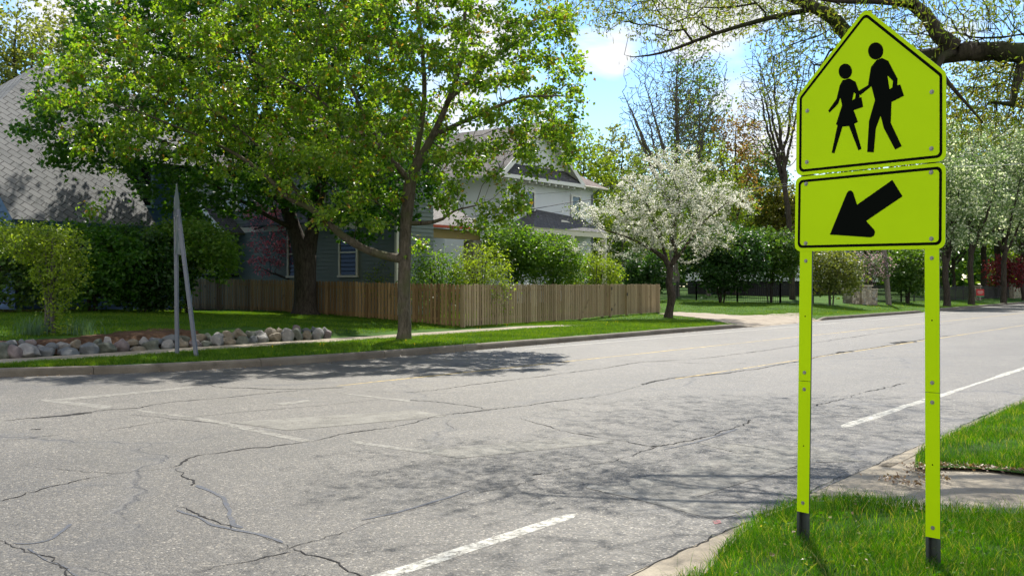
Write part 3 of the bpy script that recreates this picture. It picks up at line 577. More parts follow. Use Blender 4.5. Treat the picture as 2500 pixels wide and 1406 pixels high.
# ------------------------------------------------------------------ background trees, shrubs
def stems(base, top, n, spread, r, seed):
    g = random.Random(seed); out = []
    for k in range(n):
        a = g.random()*6.28; e = spread*(.3+.7*g.random())
        out.append([[base[0]+.12*math.cos(a), base[1]+.12*math.sin(a), base[2]-.05, r], [base[0]+e*.35*math.cos(a), base[1]+e*.35*math.sin(a), base[2]+top*.35, r*.75], [base[0]+e*math.cos(a), base[1]+e*math.sin(a), base[2]+top*(.7+.2*g.random()), r*.35]])
    return out
def shrub(label, px, ytop, ybot, Y, hw, leaf, n, nl, ls, kind='shrub', name='shrub', dep=None, bark='bark_dark', low=.12, lr=.12, group=None, parts=None, sp=.2, base=None, **kw):
    c = P(px, 698, Y); zb = gz(c[0], c[1]) if base is None else base; b = np.array([c[0], c[1], zb]); zt = H+(HY-ytop)/F*Y; zl = zb+low*(zt-zb); rx = hw/F*Y; dep = dep or rx*.8
    zc = (zt+zl)/2; rz = (zt-zl)/2
    el = parts or [((c[0], c[1], zc), (rx, dep, rz)), ((c[0]-.35*rx, c[1], zc+.1*rz), (rx*.62, dep*.8, rz*.82)), ((c[0]+.4*rx, c[1]-.2*dep, zc-.05*rz), (rx*.6, dep*.7, rz*.85)), ((c[0]+.1*rx, c[1]-.3*dep, zc-.2*rz), (rx*.8, dep*.6, rz*.75))]
    tg = spaced(ell(el, n), sp)
    return tree(name, label, kind, b, stems(b, zt-zb, 5, rx*.55, .035+.008*rx, int(px)), tg, M[leaf], M[bark], nl, lr, ls, group, gkw=dict(alpha=.25, seg=.4, rtip=.005), rmin=.004, trunkname='stems', crownname='foliage', **kw)
LM('leaf_lush', (0., (.05, .125, .014)), (.6, (.08, .165, .018)), (1., (.13, .21, .03)), trans=.5)
shrub('tall yellow-green shrub with bare lower stems in the mulch behind the boulders', 125, 545, 815, 23.2, 95, 'leaf_lime', 620, 15, .05, low=.2, lr=.11, sp=.14, dep=.9,
      parts=[(P(110, 600, 23.2), (.95, .8, .48)), (P(60, 590, 23.4), (.8, .7, .45)), (P(150, 670, 23.1), (.6, .6, .6)), (P(135, 740, 23.1), (.32, .35, .45), .9), (P(135, 800, 23), (.5, .35, .16))], bark='bark_grey')
shrub('rounded bright green hedge shrub at the left edge, against the blue house', -20, 532, 765, 30.5, 190, 'leaf_mid', 700, 20, .09, low=.02, sp=.28, lr=.18, dep=1.8)
shrub('dark green hedge shrub under the middle of the grey roof', 225, 540, 760, 31.5, 150, 'leaf_dark', 950, 22, .10, low=.03, sp=.28, lr=.18, dep=1.6)
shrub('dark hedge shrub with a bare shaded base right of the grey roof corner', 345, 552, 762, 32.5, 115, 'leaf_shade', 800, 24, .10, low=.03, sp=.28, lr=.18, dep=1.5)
shrub('large lush rounded shrub with lime edge standing behind the edge-on road sign', 450, 540, 765, 33.5, 105, 'leaf_lush', 1000, 24, .085, sp=.24, lr=.16,
      parts=[(P(470, 612, 33.5), (1.45, 1.5, .95)), (P(528, 640, 33.4), (.66, 1., .65)), (P(420, 600, 33.5), (.9, 1.2, .8)), (P(415, 690, 33.4), (.8, .8, .9)), (P(470, 575, 33.2), (.9, .9, .5))])
for px, yt, Y, hw, leaf, n, nl, ls, lab in ((1060, 610, 36.5, 75, 'leaf_lush', 380, 18, .07, 'mid green bush rising over the fence just right of the street maple trunk'), (1175, 585, 36.4, 72, 'leaf_lime', 420, 16, .06, 'yellow-green bush spilling over the fence corner'),
      (945, 640, 41, 55, 'leaf_lime', 200, 14, .06, 'low lime bush over the fence left of the street maple trunk'), (1255, 540, 47, 85, 'leaf_lush', 520, 20, .10, 'leafy green bush under the white house porch roof'), (1352, 568, 46, 80, 'leaf_lush', 480, 18, .09, 'green bush between the porch and the wooden fence'),
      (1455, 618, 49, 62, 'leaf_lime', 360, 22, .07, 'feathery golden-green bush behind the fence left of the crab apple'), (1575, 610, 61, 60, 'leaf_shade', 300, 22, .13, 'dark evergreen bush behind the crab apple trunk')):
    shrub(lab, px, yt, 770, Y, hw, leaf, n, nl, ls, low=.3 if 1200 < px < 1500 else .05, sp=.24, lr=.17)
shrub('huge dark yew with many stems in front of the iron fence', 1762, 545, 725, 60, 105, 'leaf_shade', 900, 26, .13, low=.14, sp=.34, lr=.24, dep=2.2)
shrub('tall mid green multi-stem shrub behind the iron fence left of the sign', 1880, 560, 730, 62, 75, 'leaf_mid', 560, 22, .13, low=.3, sp=.32, lr=.24, dep=2.)
shrub('loose lilac shrub beside the stone pillar', 2030, 600, 735, 60, 70, 'leaf_pale', 520, 16, .12, low=.12, sp=.3, lr=.22, bark='bark_grey', dep=1.6)
shrub('pink-tinged lilac bush behind the iron fence and leaning pole', 2120, 615, 735, 67, 55, 'leaf_lilac', 300, 14, .10, low=.4, sp=.3, lr=.2)
shrub('green bush behind the iron fence right of the leaning pole', 2215, 600, 738, 72, 60, 'leaf_mid', 420, 20, .15, low=.15, sp=.36, lr=.26, dep=2.)
shrub('crimson japanese maple among the far right pear trees', 2455, 618, 725, 96, 45, 'leaf_red', 260, 10, .15, kind='tree', name='japanese_maple', low=.25, sp=.36, lr=.26, dep=2.)
def bgtree(label, px, ytop, ybase, Y, hw, leaf, n, nl, ls, bark='bark_grey', lowf=.35, forks=3, r=.22, sp=.55, lr=.3, rmin=.007, lean=0., dep=None, group=None, rt=.009, cat='tree', name='tree', z0=None, curl=.4):
    c = P(px, 698, Y); zb = gz(c[0], c[1]); b = np.array([c[0], c[1], zb]); zt = H+(HY-ytop)/F*Y; h = zt-zb; rx = hw/F*Y; dep = dep or rx*.85; g = random.Random(int(px*7+Y))
    zf = zb+h*lowf*.8; top = np.array([c[0]+lean*h, c[1], zb])
    lx = lambda z: c[0]+lean*(z-zb)
    limbs = [[[b[0], b[1], zb-.1, r*1.3], [lx(zb+.5), b[1], zb+.5, r], [lx(zf), b[1], zf, r*.85], [lx(zb+h*.6), b[1]+.2, zb+h*.6, r*.5], [lx(zb+h*.9), b[1], zb+h*.9, .02]]]
    for k in range(forks):
        a = g.random()*6.28 if k > 1 else (0.3 if k else 2.9); z1 = zf+g.random()*h*.15; e = rx*(.45+.35*g.random())
        limbs.append([[lx(z1), b[1], z1, r*.55], [lx(z1)+e*.45*math.cos(a), b[1]+e*.45*math.sin(a), z1+h*.16, r*.4], [lx(z1)+e*math.cos(a), b[1]+e*math.sin(a), min(zt-.1*h, z1+h*.38), .025]])
    zl = zb+lowf*h; zc = (zt+zl)/2; rz = (zt-zl)/2; x = lx(zc); el = []
    for k in range(7):
        a = g.random()*6.28; q = g.random(); zz = zc+rz*(1.1*g.random()-.55); rr = rx*(.42+.25*g.random())
        el.append(((x+rx*.5*q*math.cos(a), b[1]+dep*.5*q*math.sin(a), zz), (rr, rr*dep/rx, rz*(.36+.2*g.random()))))
    el.append(((x, b[1], zc), (rx*.9, dep*.9, rz)))
    return tree(name, label, cat, b, limbs, spaced(ell(el, n), sp), M[leaf], M[bark], nl, lr, ls, group, gkw=dict(alpha=.28, seg=.8, rtip=rt, curl=curl, wig=.3), rmin=rmin, inner=.3)
B = bgtree
B('bare multi-stem tree with a few buds above the crab apple', 1650, 55, 700, 76, 160, 'leaf_pale', 4800, .5, .12, bark='bark_grey', lowf=.34, forks=8, r=.3, sp=.42, rt=.012, rmin=.02, curl=.6)
B('slim green-leafed tree behind the bare multi-stem tree', 1705, 110, 700, 88, 80, 'leaf_mid', 900, 9, .2, lowf=.3, forks=4, r=.24, sp=.55, lr=.4)
B('tall bare-topped tree leaning left beside the crossing sign', 1935, 60, 700, 72, 105, 'leaf_pale', 3200, 1, .14, bark='bark_dark', lowf=.45, forks=5, r=.22, lean=-.09, rt=.012, rmin=.019, curl=.6)
B('russet-leaved tree between the bare trees', 1800, 250, 700, 84, 80, 'leaf_russet', 420, 10, .16, lowf=.35, r=.2, bark='bark_dark')
B('olive green tree left of the arrow panel', 1900, 430, 735, 92, 75, 'leaf_olive', 460, 18, .22, lowf=.3, r=.2, bark='bark_dark')
B('light green tree behind the right end of the white house', 1420, 300, 700, 86, 105, 'leaf_lime', 620, 14, .2, lowf=.25, forks=5, r=.2)
B('pale green tree rising left of the bare multi-stem tree', 1520, 300, 700, 95, 90, 'leaf_pale', 480, 12, .22, lowf=.3, r=.22)
B('yellow-green tree behind the crab apple, below the slim green tree', 1730, 340, 700, 80, 90, 'leaf_lime', 460, 16, .18, lowf=.25, r=.18)
B('green tree behind the white house gable', 1330, 210, 700, 90, 95, 'leaf_mid', 520, 16, .22, lowf=.3, r=.24)
B('tall pale green tree at the upper left corner, left of the grey roof peak', 25, -40, 700, 62, 120, 'leaf_pale', 560, 13, .2, bark='bark_dark', lowf=.4, r=.38, lean=.02, forks=5)
B('pale green tree just behind the grey roof peak', 165, -60, 700, 70, 105, 'leaf_pale', 480, 11, .2, bark='bark_dark', lowf=.45, r=.3)
B('pale green tree left of the picture behind the blue house', -190, -60, 700, 66, 130, 'leaf_lime', 420, 12, .24, bark='bark_dark', lowf=.3, r=.34)
for px, yt, yb, Y, hw, lab in ((2312, 330, 742, 70, 88, 'pear tree nearest the crossing sign, fading blossom'), (2372, 300, 736, 76, 100, 'middle pear tree of the three by the far kerb'), (2450, 290, 731, 84, 110, 'pear tree at the right edge, last of the three by the far kerb')):
    B(lab, px, yt, yb, Y, hw, 'leaf_pear', 900, 20, .15, bark='bark_dark', lowf=.3, forks=6, r=.24, sp=.5, lr=.3, group='pear trees along the far kerb', name='pear_tree', curl=.6)
B('tall olive-yellow tree behind the oak limb at the upper right', 2440, 90, 700, 104, 190, 'leaf_olive', 720, 14, .26, bark='bark_dark', lowf=.3, forks=5, r=.35, sp=.8, lr=.45)
B('olive-yellow tree behind the crossing sign top', 2230, 190, 700, 100, 130, 'leaf_olive', 480, 14, .26, bark='bark_dark', lowf=.3, r=.3, sp=.8, lr=.45)
B('mid green tree behind the arrow panel', 2070, 330, 735, 106, 120, 'leaf_mid', 520, 16, .24, bark='bark_dark', lowf=.3, r=.3, sp=.7, lr=.4)
B('dark trunked shade tree behind the stone pillar', 2120, 440, 735, 78, 80, 'leaf_pale', 420, 15, .18, bark='bark_dark', lowf=.38, r=.34, sp=.6)
B('green tree behind the far iron fence, seen between sign and pears', 2270, 420, 735, 112, 80, 'leaf_mid', 420, 16, .22, bark='bark_dark', lowf=.3, r=.32)
B('straight-trunked tree deep in the park beyond the right fence', 2400, 360, 725, 108, 120, 'leaf_mid', 420, 18, .28, bark='bark_dark', lowf=.3, r=.34, sp=.8, lr=.5)
B('bright green tree at the far right margin beyond the red maple', 2560, 330, 725, 100, 130, 'leaf_lime', 460, 18, .26, bark='bark_dark', lowf=.2, r=.3, sp=.8, lr=.5)
B('lime green tree behind the crab apple crown, left of the russet tree', 1590, 340, 700, 92, 85, 'leaf_lime', 520, 16, .2, lowf=.15, r=.2)
B('fresh green tree between the russet tree and the crossing sign', 1850, 330, 700, 96, 95, 'leaf_mid', 560, 15, .22, lowf=.15, r=.22)
B('pale lime tree low behind the russet tree', 1775, 390, 700, 90, 80, 'leaf_lime', 480, 16, .2, lowf=.1, r=.18)
B('pale grey-green flowering tree beyond the far kerb, behind the nearest pear', 2280, 350, 735, 92, 80, 'leaf_pear', 560, 18, .18, bark='bark_dark', lowf=.2, r=.22)
B('pale grey-green flowering tree beyond the far kerb, behind the last pear', 2500, 320, 735, 98, 110, 'leaf_pear', 620, 18, .2, bark='bark_dark', lowf=.2, r=.22)
k = 0
for px, yt, Y, hw, leaf in ((1480, 420, 118, 130, 'leaf_mid'), (1640, 440, 122, 130, 'leaf_lime'), (1790, 430, 118, 120, 'leaf_mid'), (1920, 470, 116, 110, 'leaf_mid'), (2040, 430, 122, 120, 'leaf_lime'), (2180, 420, 125, 130, 'leaf_mid'), (2330, 380, 130, 140, 'leaf_mid'), (2490, 380, 130, 150, 'leaf_lime'), (1300, 420, 112, 110, 'leaf_mid'), (1130, 330, 108, 120, 'leaf_mid'), (950, 300, 104, 130, 'leaf_mid'), (740, 250, 100, 140, 'leaf_mid'), (520, 240, 98, 140, 'leaf_lime'), (320, 250, 95, 120, 'leaf_mid')):
    pos = ('behind the bare tree', 'behind the crab apple', 'behind the yew', 'behind the tall shrub', 'left of the arrow panel post', 'between the sign posts', 'behind the pear trees', 'beyond the last pear tree', 'behind the white gable', 'behind the white roof', 'behind the tan porch roof', 'behind the dark maple fork', 'behind the grey-green house', 'behind the blue house roof')[k]; k += 1
    B('%s green tree in the far back row %s' % ('yellowish' if leaf == 'leaf_lime' else 'dense', pos), px, yt, 735, Y, hw, leaf, 360, 20, .34, bark='bark_dark', lowf=.1, r=.3, sp=1., lr=.6, group='trees in the far back row', rt=.012)
# far-off woodland closing the view
_r = np.random.default_rng(3); n = 60000; th = _r.uniform(R(-62), R(62), n); rd = 165+35*_r.random(n); hh = 11+3*np.sin(th*17)+2*np.sin(th*41+1)
c = np.column_stack([np.sin(th)*rd, np.cos(th)*rd, .5+hh*_r.random(n)**.8]); V, f = leaves(c, 1.5, .1, wide=.9); tag(mk('woods', V, f, M['leaf_mid']), 'far-off green wood closing the view behind the park', 'woods', kind='stuff')
# ------------------------------------------------------------------ grass
def blades(pts, z, h, w, seg=2, lean=.45):
    n = len(pts); a = rng.random(n)*6.283; L = h*(.45+.85*rng.random(n)); ln = lean*L*(.3+rng.random(n)); s = np.stack([np.cos(a), np.sin(a)], 1); d = rng.random(n)*6.283; dd = np.stack([np.cos(d), np.sin(d)], 1); rows = []
    for k in range(seg+1):
        t = k/seg; c = pts+dd*(ln*t*t)[:, None]; zz = z+L*t*(1-.18*t); ww = (w*(1-.85*t)*(.7+.6*rng.random(n)))[:, None]
        rows += [np.column_stack([c-s*ww/2, zz]), np.column_stack([c+s*ww/2, zz])]
    V = np.stack(rows, 1).reshape(-1, 3); k = 2*(seg+1); i = np.arange(n)[:, None]*k
    return V, np.vstack([i+np.array([[2*q, 2*q+1, 2*q+3, 2*q+2]]) for q in range(seg)])
def scatter(poly, n, dens=None):
    poly = np.asarray(poly)[:, :2]; lo, hi = poly.min(0), poly.max(0); out = []; m = 0
    while m < n:
        p = lo+(hi-lo)*rng.random((n*2, 2)); p = p[inpoly(p, poly)]
        if dens is not None: p = p[rng.random(len(p)) < dens(p)]
        out.append(p); m += len(p)
    return np.vstack(out)[:n]
clump = lambda p: .55+.45*np.sin(p[:, 0]*3.1+1.3*np.sin(p[:, 1]*2.3))*np.sin(p[:, 1]*3.7+1.1*np.sin(p[:, 0]*1.9))
near_poly = [q[:2] for q in R2([(1590, 1470), (1720, 1400), (1800, 1312), (1862, 1266), (1925, 1239), (1975, 1226), (2080, 1224), (2180, 1234), (2290, 1250), (2500, 1254), (2750, 1245)], .0)]+[np.array([4.2, 3.0]), np.array([.3, 2.6])]
isle_poly = [q[:2] for q in R2([(2234, 1142), (2238, 1114), (2290, 1083), (2400, 1032), (2500, 986), (2620, 930)], .0)]+[np.array([8., 10.5]), np.array([6.2, 6.2])]+[q[:2] for q in R2([(2700, 1172), (2500, 1156), (2400, 1145), (2290, 1142)], .0)]
a = scatter(near_poly, 70000, lambda p: clump(p)*1.); V1, f1 = blades(a, .028, .08, .0042, 3, .6)
e = scatter(near_poly, 5000); V2, f2 = blades(e, .028, .15, .004, 3, .9)
c3 = np.repeat(scatter(near_poly, 170), 9, axis=0); c3 = np.column_stack([c3+rng.normal(0, .022, c3.shape), .05+.035*rng.random(len(c3))]); V3, f3 = leaves(c3, .028, -.1, wide=.9, up=2.)
tag(mk('clover', V3, f3, M['blade']), 'small clover leaves among the grass around the sign posts', 'clover', kind='stuff')
V = np.vstack([V1, V2]); tag(mk('grass', V, np.vstack([f1, f2+len(V1)]), M['blade']), 'long lush green grass around the crossing sign posts', 'grass', kind='stuff')
a = scatter(isle_poly, 60000, lambda p: clump(p)); V, f = blades(a, .03, .085, .005, 2, .6); tag(mk('grass', V, f, M['blade']), 'short lush grass on the near verge beyond the ramp', 'grass', kind='stuff')
# far verge strip
def strip_pts(u0, u1, va, vb, n, pw=1.):
    u = u0+(u1-u0)*rng.random(n)**pw; t = rng.random(n); v = va(u)+(vb(u)-va(u))*t; return np.outer(u, DU)+np.outer(v, DV)
jg = lambda u: .05*np.sin(u*2.3)+.05*np.sin(u*5.9)
a = np.vstack([strip_pts(6.5, 36.2, lambda u: kerbv(u)-.2+jg(u)*.8, lambda u: np.where(u < 29.5, walkv(u)+.03+jg(u), walkv(u)-2), 120000), strip_pts(44.9, 90, lambda u: kerbv(u)-.2, lambda u: kerbv(u)-4.5, 30000)])
a = a[rng.random(len(a)) < .45+.55*clump(a)]; V, f = blades(a, ground(a), .075, .011, 2, .6); tag(mk('grass', V, f, M['blade_far']), 'sunlit kerbside grass on the far side of the road', 'grass', kind='stuff')
a = np.vstack([strip_pts(8, 33, lambda u: walkv(u)-np.where(u < 17, 2.9, 2.)+.2*np.sin(u), lambda u: walkv(u)-13., 130000), strip_pts(28, 58, lambda u: np.where(u > 35.5, kerbv(u)-1.2, walkv(u)-1.), lambda u: kerbv(u)-14, 60000)])
ok = ~inpoly(a, drive_poly); a = a[ok]; V, f = blades(a, ground(a), .06, .013, 2, .5); tag(mk('grass', V, f, M['blade_far']), 'mown lawn grass behind the walk and boulders', 'grass', kind='stuff')
# ------------------------------------------------------------------ the crossing sign
M['fluo'] = plain('fluorescent_sheeting', (.52, .76, .0), .5, .1, var=.07, scale=2.2)
M['black'] = plain('black_vinyl', (.004, .005, .004), .8, .03, var=.1)
M['post_steel'] = plain('green_post_steel', (.075, .085, .082), .45, .4, .5, var=.3, scale=9.)
M['galv'] = plain('galvanised_steel', (.15, .165, .195), .6, .4, .5, var=.15, scale=14.)
M['bolt'] = plain('bolt_zinc', (.30, .29, .26), .45, .5, .7)
M['alu'] = plain('aluminium_back', (.21, .225, .235), .6, .4, .4, var=.08)
TH = R(46.5); SX = np.array([math.cos(TH), -math.sin(TH), 0]); SN = np.array([-math.sin(TH), -math.cos(TH), 0]); S0 = P(2120, 698, 5.83); UPV = np.array([0, 0, 1.])
def plane_px(px, py, off=0.):
    """(along, up) on the sign face for a photo pixel"""
    d = np.array([(px-CX)/F, 1., (HY-py)/F]); o = np.array([0, 0, H]); q = S0+SN*off; t = np.dot(q-o, SN)/np.dot(d, SN); p = o+d*t
    return np.array([np.dot(p-S0, SX), p[2]])
def on(a, off): a = np.asarray(a, float); return S0+np.outer(a[:, 0], SX)+np.outer(a[:, 1], UPV)+SN*off-np.array([0, 0, S0[2]])
def inset(poly, d):
    p = np.asarray(poly); n = len(p); ar = .5*sum(p[i][0]*p[(i+1) % n][1]-p[(i+1) % n][0]*p[i][1] for i in range(n)); sg = 1 if ar > 0 else -1; out = []
    for i in range(n):
        a, b, c = p[i-1], p[i], p[(i+1) % n]; e1 = (b-a)/np.linalg.norm(b-a); e2 = (c-b)/np.linalg.norm(c-b)
        n1 = sg*np.array([-e1[1], e1[0]]); n2 = sg*np.array([-e2[1], e2[0]]); m = (n1+n2); m /= np.dot(m, n1); out.append(b+m*d)
    return np.array(out)
def rounded(poly, r, k=7):
    p = np.asarray(poly); n = len(p); out = []
    for i in range(n):
        a, b, c = p[i-1], p[i], p[(i+1) % n]; e1 = (a-b)/np.linalg.norm(a-b); e2 = (c-b)/np.linalg.norm(c-b); h = math.acos(np.clip(np.dot(e1, e2), -1, 1))/2
        t = r/math.tan(h); bi = (e1+e2)/np.linalg.norm(e1+e2); o = b+bi*r/math.sin(h); s = b+e1*t; q = b+e2*t
        a0 = math.atan2(*(s-o)[::-1]); a1 = math.atan2(*(q-o)[::-1]); da = (a1-a0+math.pi) % (2*math.pi)-math.pi
        out += [o+r*np.array([math.cos(a0+da*j/k), math.sin(a0+da*j/k)]) for j in range(k+1)]
    return np.array(out)
gb = [on([plane_px(1962, 1320)], -.03)[0], on([plane_px(2280, 1345)], -.03)[0]]
root = empty('crossing_sign', [*((gb[0]+gb[1])/2)[:2], .03], 'tall fluorescent yellow-green school crossing sign with arrow plaque on two posts', 'road sign')
def panel(name, px, r, bolts):
    q = np.array([plane_px(*a) for a in px]); o = rounded(q, r); n = len(o); b = MB(); Fv, Bk = on(o, 0), on(o, -.0028)
    b.add(np.vstack([Fv, Bk]), [list(range(n))]+[], 0); b.add(np.vstack([Fv, Bk]), [list(range(2*n-1, n-1, -1))]+[[i, n+i, n+(i+1) % n, (i+1) % n] for i in range(n)], 1)
    pn = b.build(name, [M['fluo'], M['alu']], root)
    i1, i2 = rounded(inset(q, .021), r*.75), rounded(inset(q, .037), r*.5)
    V = np.vstack([on(i1, .0012), on(i2, .0012)]); mk('border', V, [[i, (i+1) % n, n+(i+1) % n, n+i] for i in range(n)], M['black'], pn)
    for a in bolts: bolt(plane_px(*a), pn)
    return pn
def bolt(a, parent, r=.0105, off=0.):
    b = MB(); c = on([a], off)[0]
    for rr, z0, z1, n in ((r*1.25, 0, .0025, 14), (r*.8, .0025, .0075, 6)):
        an = np.arange(n)*2*math.pi/n; ring = np.outer(np.cos(an)*rr, SX)+np.outer(np.sin(an)*rr, UPV)
        b.add(np.vstack([c+ring+SN*z0, c+ring*.92+SN*z1]), [list(range(n, 2*n))]+[[i, (i+1) % n, n+(i+1) % n, n+i] for i in range(n)])
    return b.build('bolt', M['bolt'], parent)
cr7 = lambda l: [plane_px(1900+x/2.196, y/2.196) for x, y in l]
p1 = panel('sign_panel', [(2113, 20), (2310, 177), (2310, 393), (1943.5, 430), (1945, 237)], .042, [(1971, 271), (1970, 396), (2275, 225), (2274, 363)])
p2 = panel('arrow_panel', [(2309.5, 396), (2308, 607), (1940, 614), (1942.5, 433)], .042, [(1968, 449), (1967, 594), (2273.5, 421), (2274, 583)])
def glyph(name, polys, parent, circ=None):
    b = MB()
    for q in polys: b.add(on(cr7(q), .0014), [list(range(len(q)))[::-1]])
    if circ:
        x, y, rx, ry = circ; q = [(x+rx*math.cos(t), y+ry*math.sin(t)) for t in np.arange(28)*2*math.pi/28]; b.add(on(cr7(q), .0014), [list(range(28))])
    return b.build(name, M['black'], parent)
glyph('adult_figure', [[(527, 324), (556, 312), (590, 328), (586, 405), (597, 480), (608, 548), (606, 600), (604, 660), (663, 785), (627, 803), (567, 690), (549, 622), (524, 690), (513, 818), (477, 816), (487, 650), (519, 538), (500, 464), (440, 512), (430, 490), (482, 458), (497, 362)],
     [(590, 328), (641, 425), (638, 458), (655, 455), (675, 515), (608, 548), (597, 480), (612, 470), (616, 437), (586, 405)]], p1, (523, 275, 41, 46))
glyph('child_figure', [[(345, 432), (382, 422), (415, 440), (406, 497), (397, 540), (405, 592), (428, 655), (408, 665), (380, 677), (345, 680), (318, 672), (310, 668), (343, 565), (333, 525), (322, 558), (276, 605), (268, 595), (313, 532), (330, 460)],
     [(415, 440), (437, 500), (436, 525), (447, 522), (456, 575), (405, 592), (397, 540), (412, 530), (416, 505), (406, 497)], [(318, 672), (345, 680), (302, 823), (287, 820)], [(380, 677), (408, 665), (447, 800), (430, 807)]], p1, (360, 384, 36, 41))
glyph('arrow', [[(277, 1258), (368, 1036), (378, 1023), (392, 1022), (403, 1034), (423, 1098), (612, 965), (667, 1053), (472, 1185), (515, 1232), (520, 1244), (514, 1264), (497, 1273)]], p2)
for k, (xt, xb, yb, jt, bl, holes, zz) in enumerate(((1967.5, 1959.5, 1250, 930, [637, 909, 950, 1227], [772, 1088], 1322), (2274.5, 2277, 1312, 958, [630, 934, 982, 1288], [782, 1134], 1350))):
    t = plane_px(xt, 618); m = plane_px(xb, yb); z0 = 0.0; w = .042; sl = (m-t)/np.linalg.norm(m-t); c0 = t-sl*.9*(1 if k == 0 else 1); bt = t+sl*((t[1]-z0)/-sl[1])
    b = MB(); nrm = np.array([-sl[1], sl[0]]) if True else 0; nrm = nrm if nrm[0] > 0 else -nrm
    # rolled steel channel: web, two sides, two flanges
    for a0, a1, o0, o1 in ((-.042, -.026, -.004, -.0075), (.026, .042, -.004, -.0075)):
        q = [c0+nrm*a0, c0+nrm*a1, bt+nrm*a1, bt+nrm*a0]; b.prism(on(q, o0), SN*(o1-o0))
    for a0 in (-.026, .026):
        q = on([c0+nrm*a0, bt+nrm*a0], -.006); b.prism([q[0]-SX*.0022, q[0]+SX*.0022, q[1]+SX*.0022, q[1]-SX*.0022], -SN*.032)
    q = [c0-nrm*.026, c0+nrm*.026, bt+nrm*.026, bt-nrm*.026]; b.prism(on(q, -.034), -SN*.004)
    po = b.build('post', M['post_steel'], root); tb = plane_px(xt, 560); m2 = plane_px((xt+xb)/2, jt)
    ends = [(tb, plane_px(xt+(xb-xt)*(jt-618)/(yb-618), jt-.6)), (plane_px(xt+(xb-xt)*(jt-618)/(yb-618), jt+.6), m)]
    for (e0, e1), bp in zip(ends, (bl[:2], bl[2:])):
        q = [e0-nrm*.041, e0+nrm*.041, e1+nrm*.041, e1-nrm*.041]; st = MB().prism(on(q, -.0035), SN*.002).build('reflective_strip', M['fluo'], po)
        for y in bp: pass
    for y in bl: bolt(plane_px(xt+(xb-xt)*(y-618)/(yb-618), y), po, .0095, -.0015)
    for y in holes:
        c = on([plane_px(xt+(xb-xt)*(y-618)/(yb-618), y)], -.001)[0]; an = np.arange(12)*.5236; mk('bolt_hole', c+np.outer(np.cos(an)*.0045, SX)+np.outer(np.sin(an)*.0045, UPV), [list(range(12))], M['black'], po)
# --- its twin across the road, seen from behind and edge-on
g1, g2 = G(431, 866), G(478, 872); Yb = (g1[1]+g2[1])/2
t1, t2 = P(428, 515, g1[1]), P(433, 510, g2[1]+.1); sroot = empty('crossing_sign', (g1+g2)/2, 'galvanised road sign across the street seen edge-on, its two posts forming a narrow A', 'road sign')
ed = np.array([.05, .998, 0]); sd = np.array([.998, -.05, 0])
for (a, c) in ((g1, t1), (g2, t2)):
    b = MB(); ax = (c-a)/np.linalg.norm(c-a); a = a-ax*.05
    b.bar(a, c, .068, .012, ed); b.bar(a+ed*.03-sd*.036, c+ed*.03-sd*.036, .006, .05, ed); b.bar(a+ed*.03+sd*.036, c+ed*.03+sd*.036, .006, .05, ed); b.build('post', M['galv'], sroot)
# plates lie along the sight line: strongly foreshortened
fw = np.array([.23, .97, 0]); fw = fw/np.linalg.norm(fw)
def plate(name, px, zt, zb, Yc, half, thick, shape):
    c = P(px, 698, Yc); ew = np.array([c[0], c[1], 0])/np.linalg.norm(c[:2]); side = np.array([ew[1], -ew[0], 0]); d = ew*math.cos(.13)+side*math.sin(.13); d = d if True else d; nrm_ = np.array([d[1], -d[0], 0])
    pts = [np.array([c[0], c[1], 0])+d*a*half+np.array([0, 0, zb+(zt-zb)*t]) for a, t in shape]; MB().prism(pts, nrm_*thick).build(name, M['alu'], sroot)
zt, zm, zb = P(0, 450, g1[1])[2], P(0, 545, g1[1])[2], P(0, 622, g1[1])[2]
plate('sign_panel', 431.5, zt, P(0, 530, g1[1])[2], g1[1]-.25, .42, .004, [(-1, 0), (1, 0), (1, .45), (0, 1), (-1, .45)])
plate('arrow_panel', 434, P(0, 532, g1[1])[2], zb, g1[1]-.25, .42, .004, [(-1, 0), (1, 0), (1, 1), (-1, 1)])
for a_, c_ in ((g1, t1), (g2, t2)):
    for q in (.33, .62, .86, .95): m_ = a_+(c_-a_)*q; MB().tube([m_-ed*.035, m_-ed*.06], .011, 6).build('bolt', M['bolt'], sroot)
# ------------------------------------------------------------------ boulders edging the lawn
def rockmat(name, a, b, c):
    n = NT(name); o = n.n('TexCoord').outputs['Object']; f = n.noise(2.2, o, 8, .65, .8); g = n.noise(16., o, 6, .7)
    k = n.ramp(f, [(.3, a), (.55, b), (.72, c)]); k = n.mix(1., k, n.math('MULTIPLY_ADD', g, .6, .38), 'MULTIPLY')
    return n.done(n.pbsdf(k, .75, .25, normal=n.bump(n.math('ADD', f, n.math('MULTIPLY', g, .4)), .5, .03)))
RK = [('pale grey', rockmat('rock_pale', (.19, .19, .185), (.30, .29, .275), (.42, .40, .37))), ('blue-grey', rockmat('rock_blue', (.10, .115, .125), (.17, .18, .185), (.27, .27, .26))), ('tan', rockmat('rock_tan', (.15, .125, .09), (.26, .22, .16), (.36, .32, .25))),
      ('mauve', rockmat('rock_mauve', (.14, .11, .11), (.23, .19, .185), (.33, .29, .275))), ('greenish', rockmat('rock_green', (.085, .095, .075), (.16, .17, .135), (.25, .25, .21)))]
import bmesh
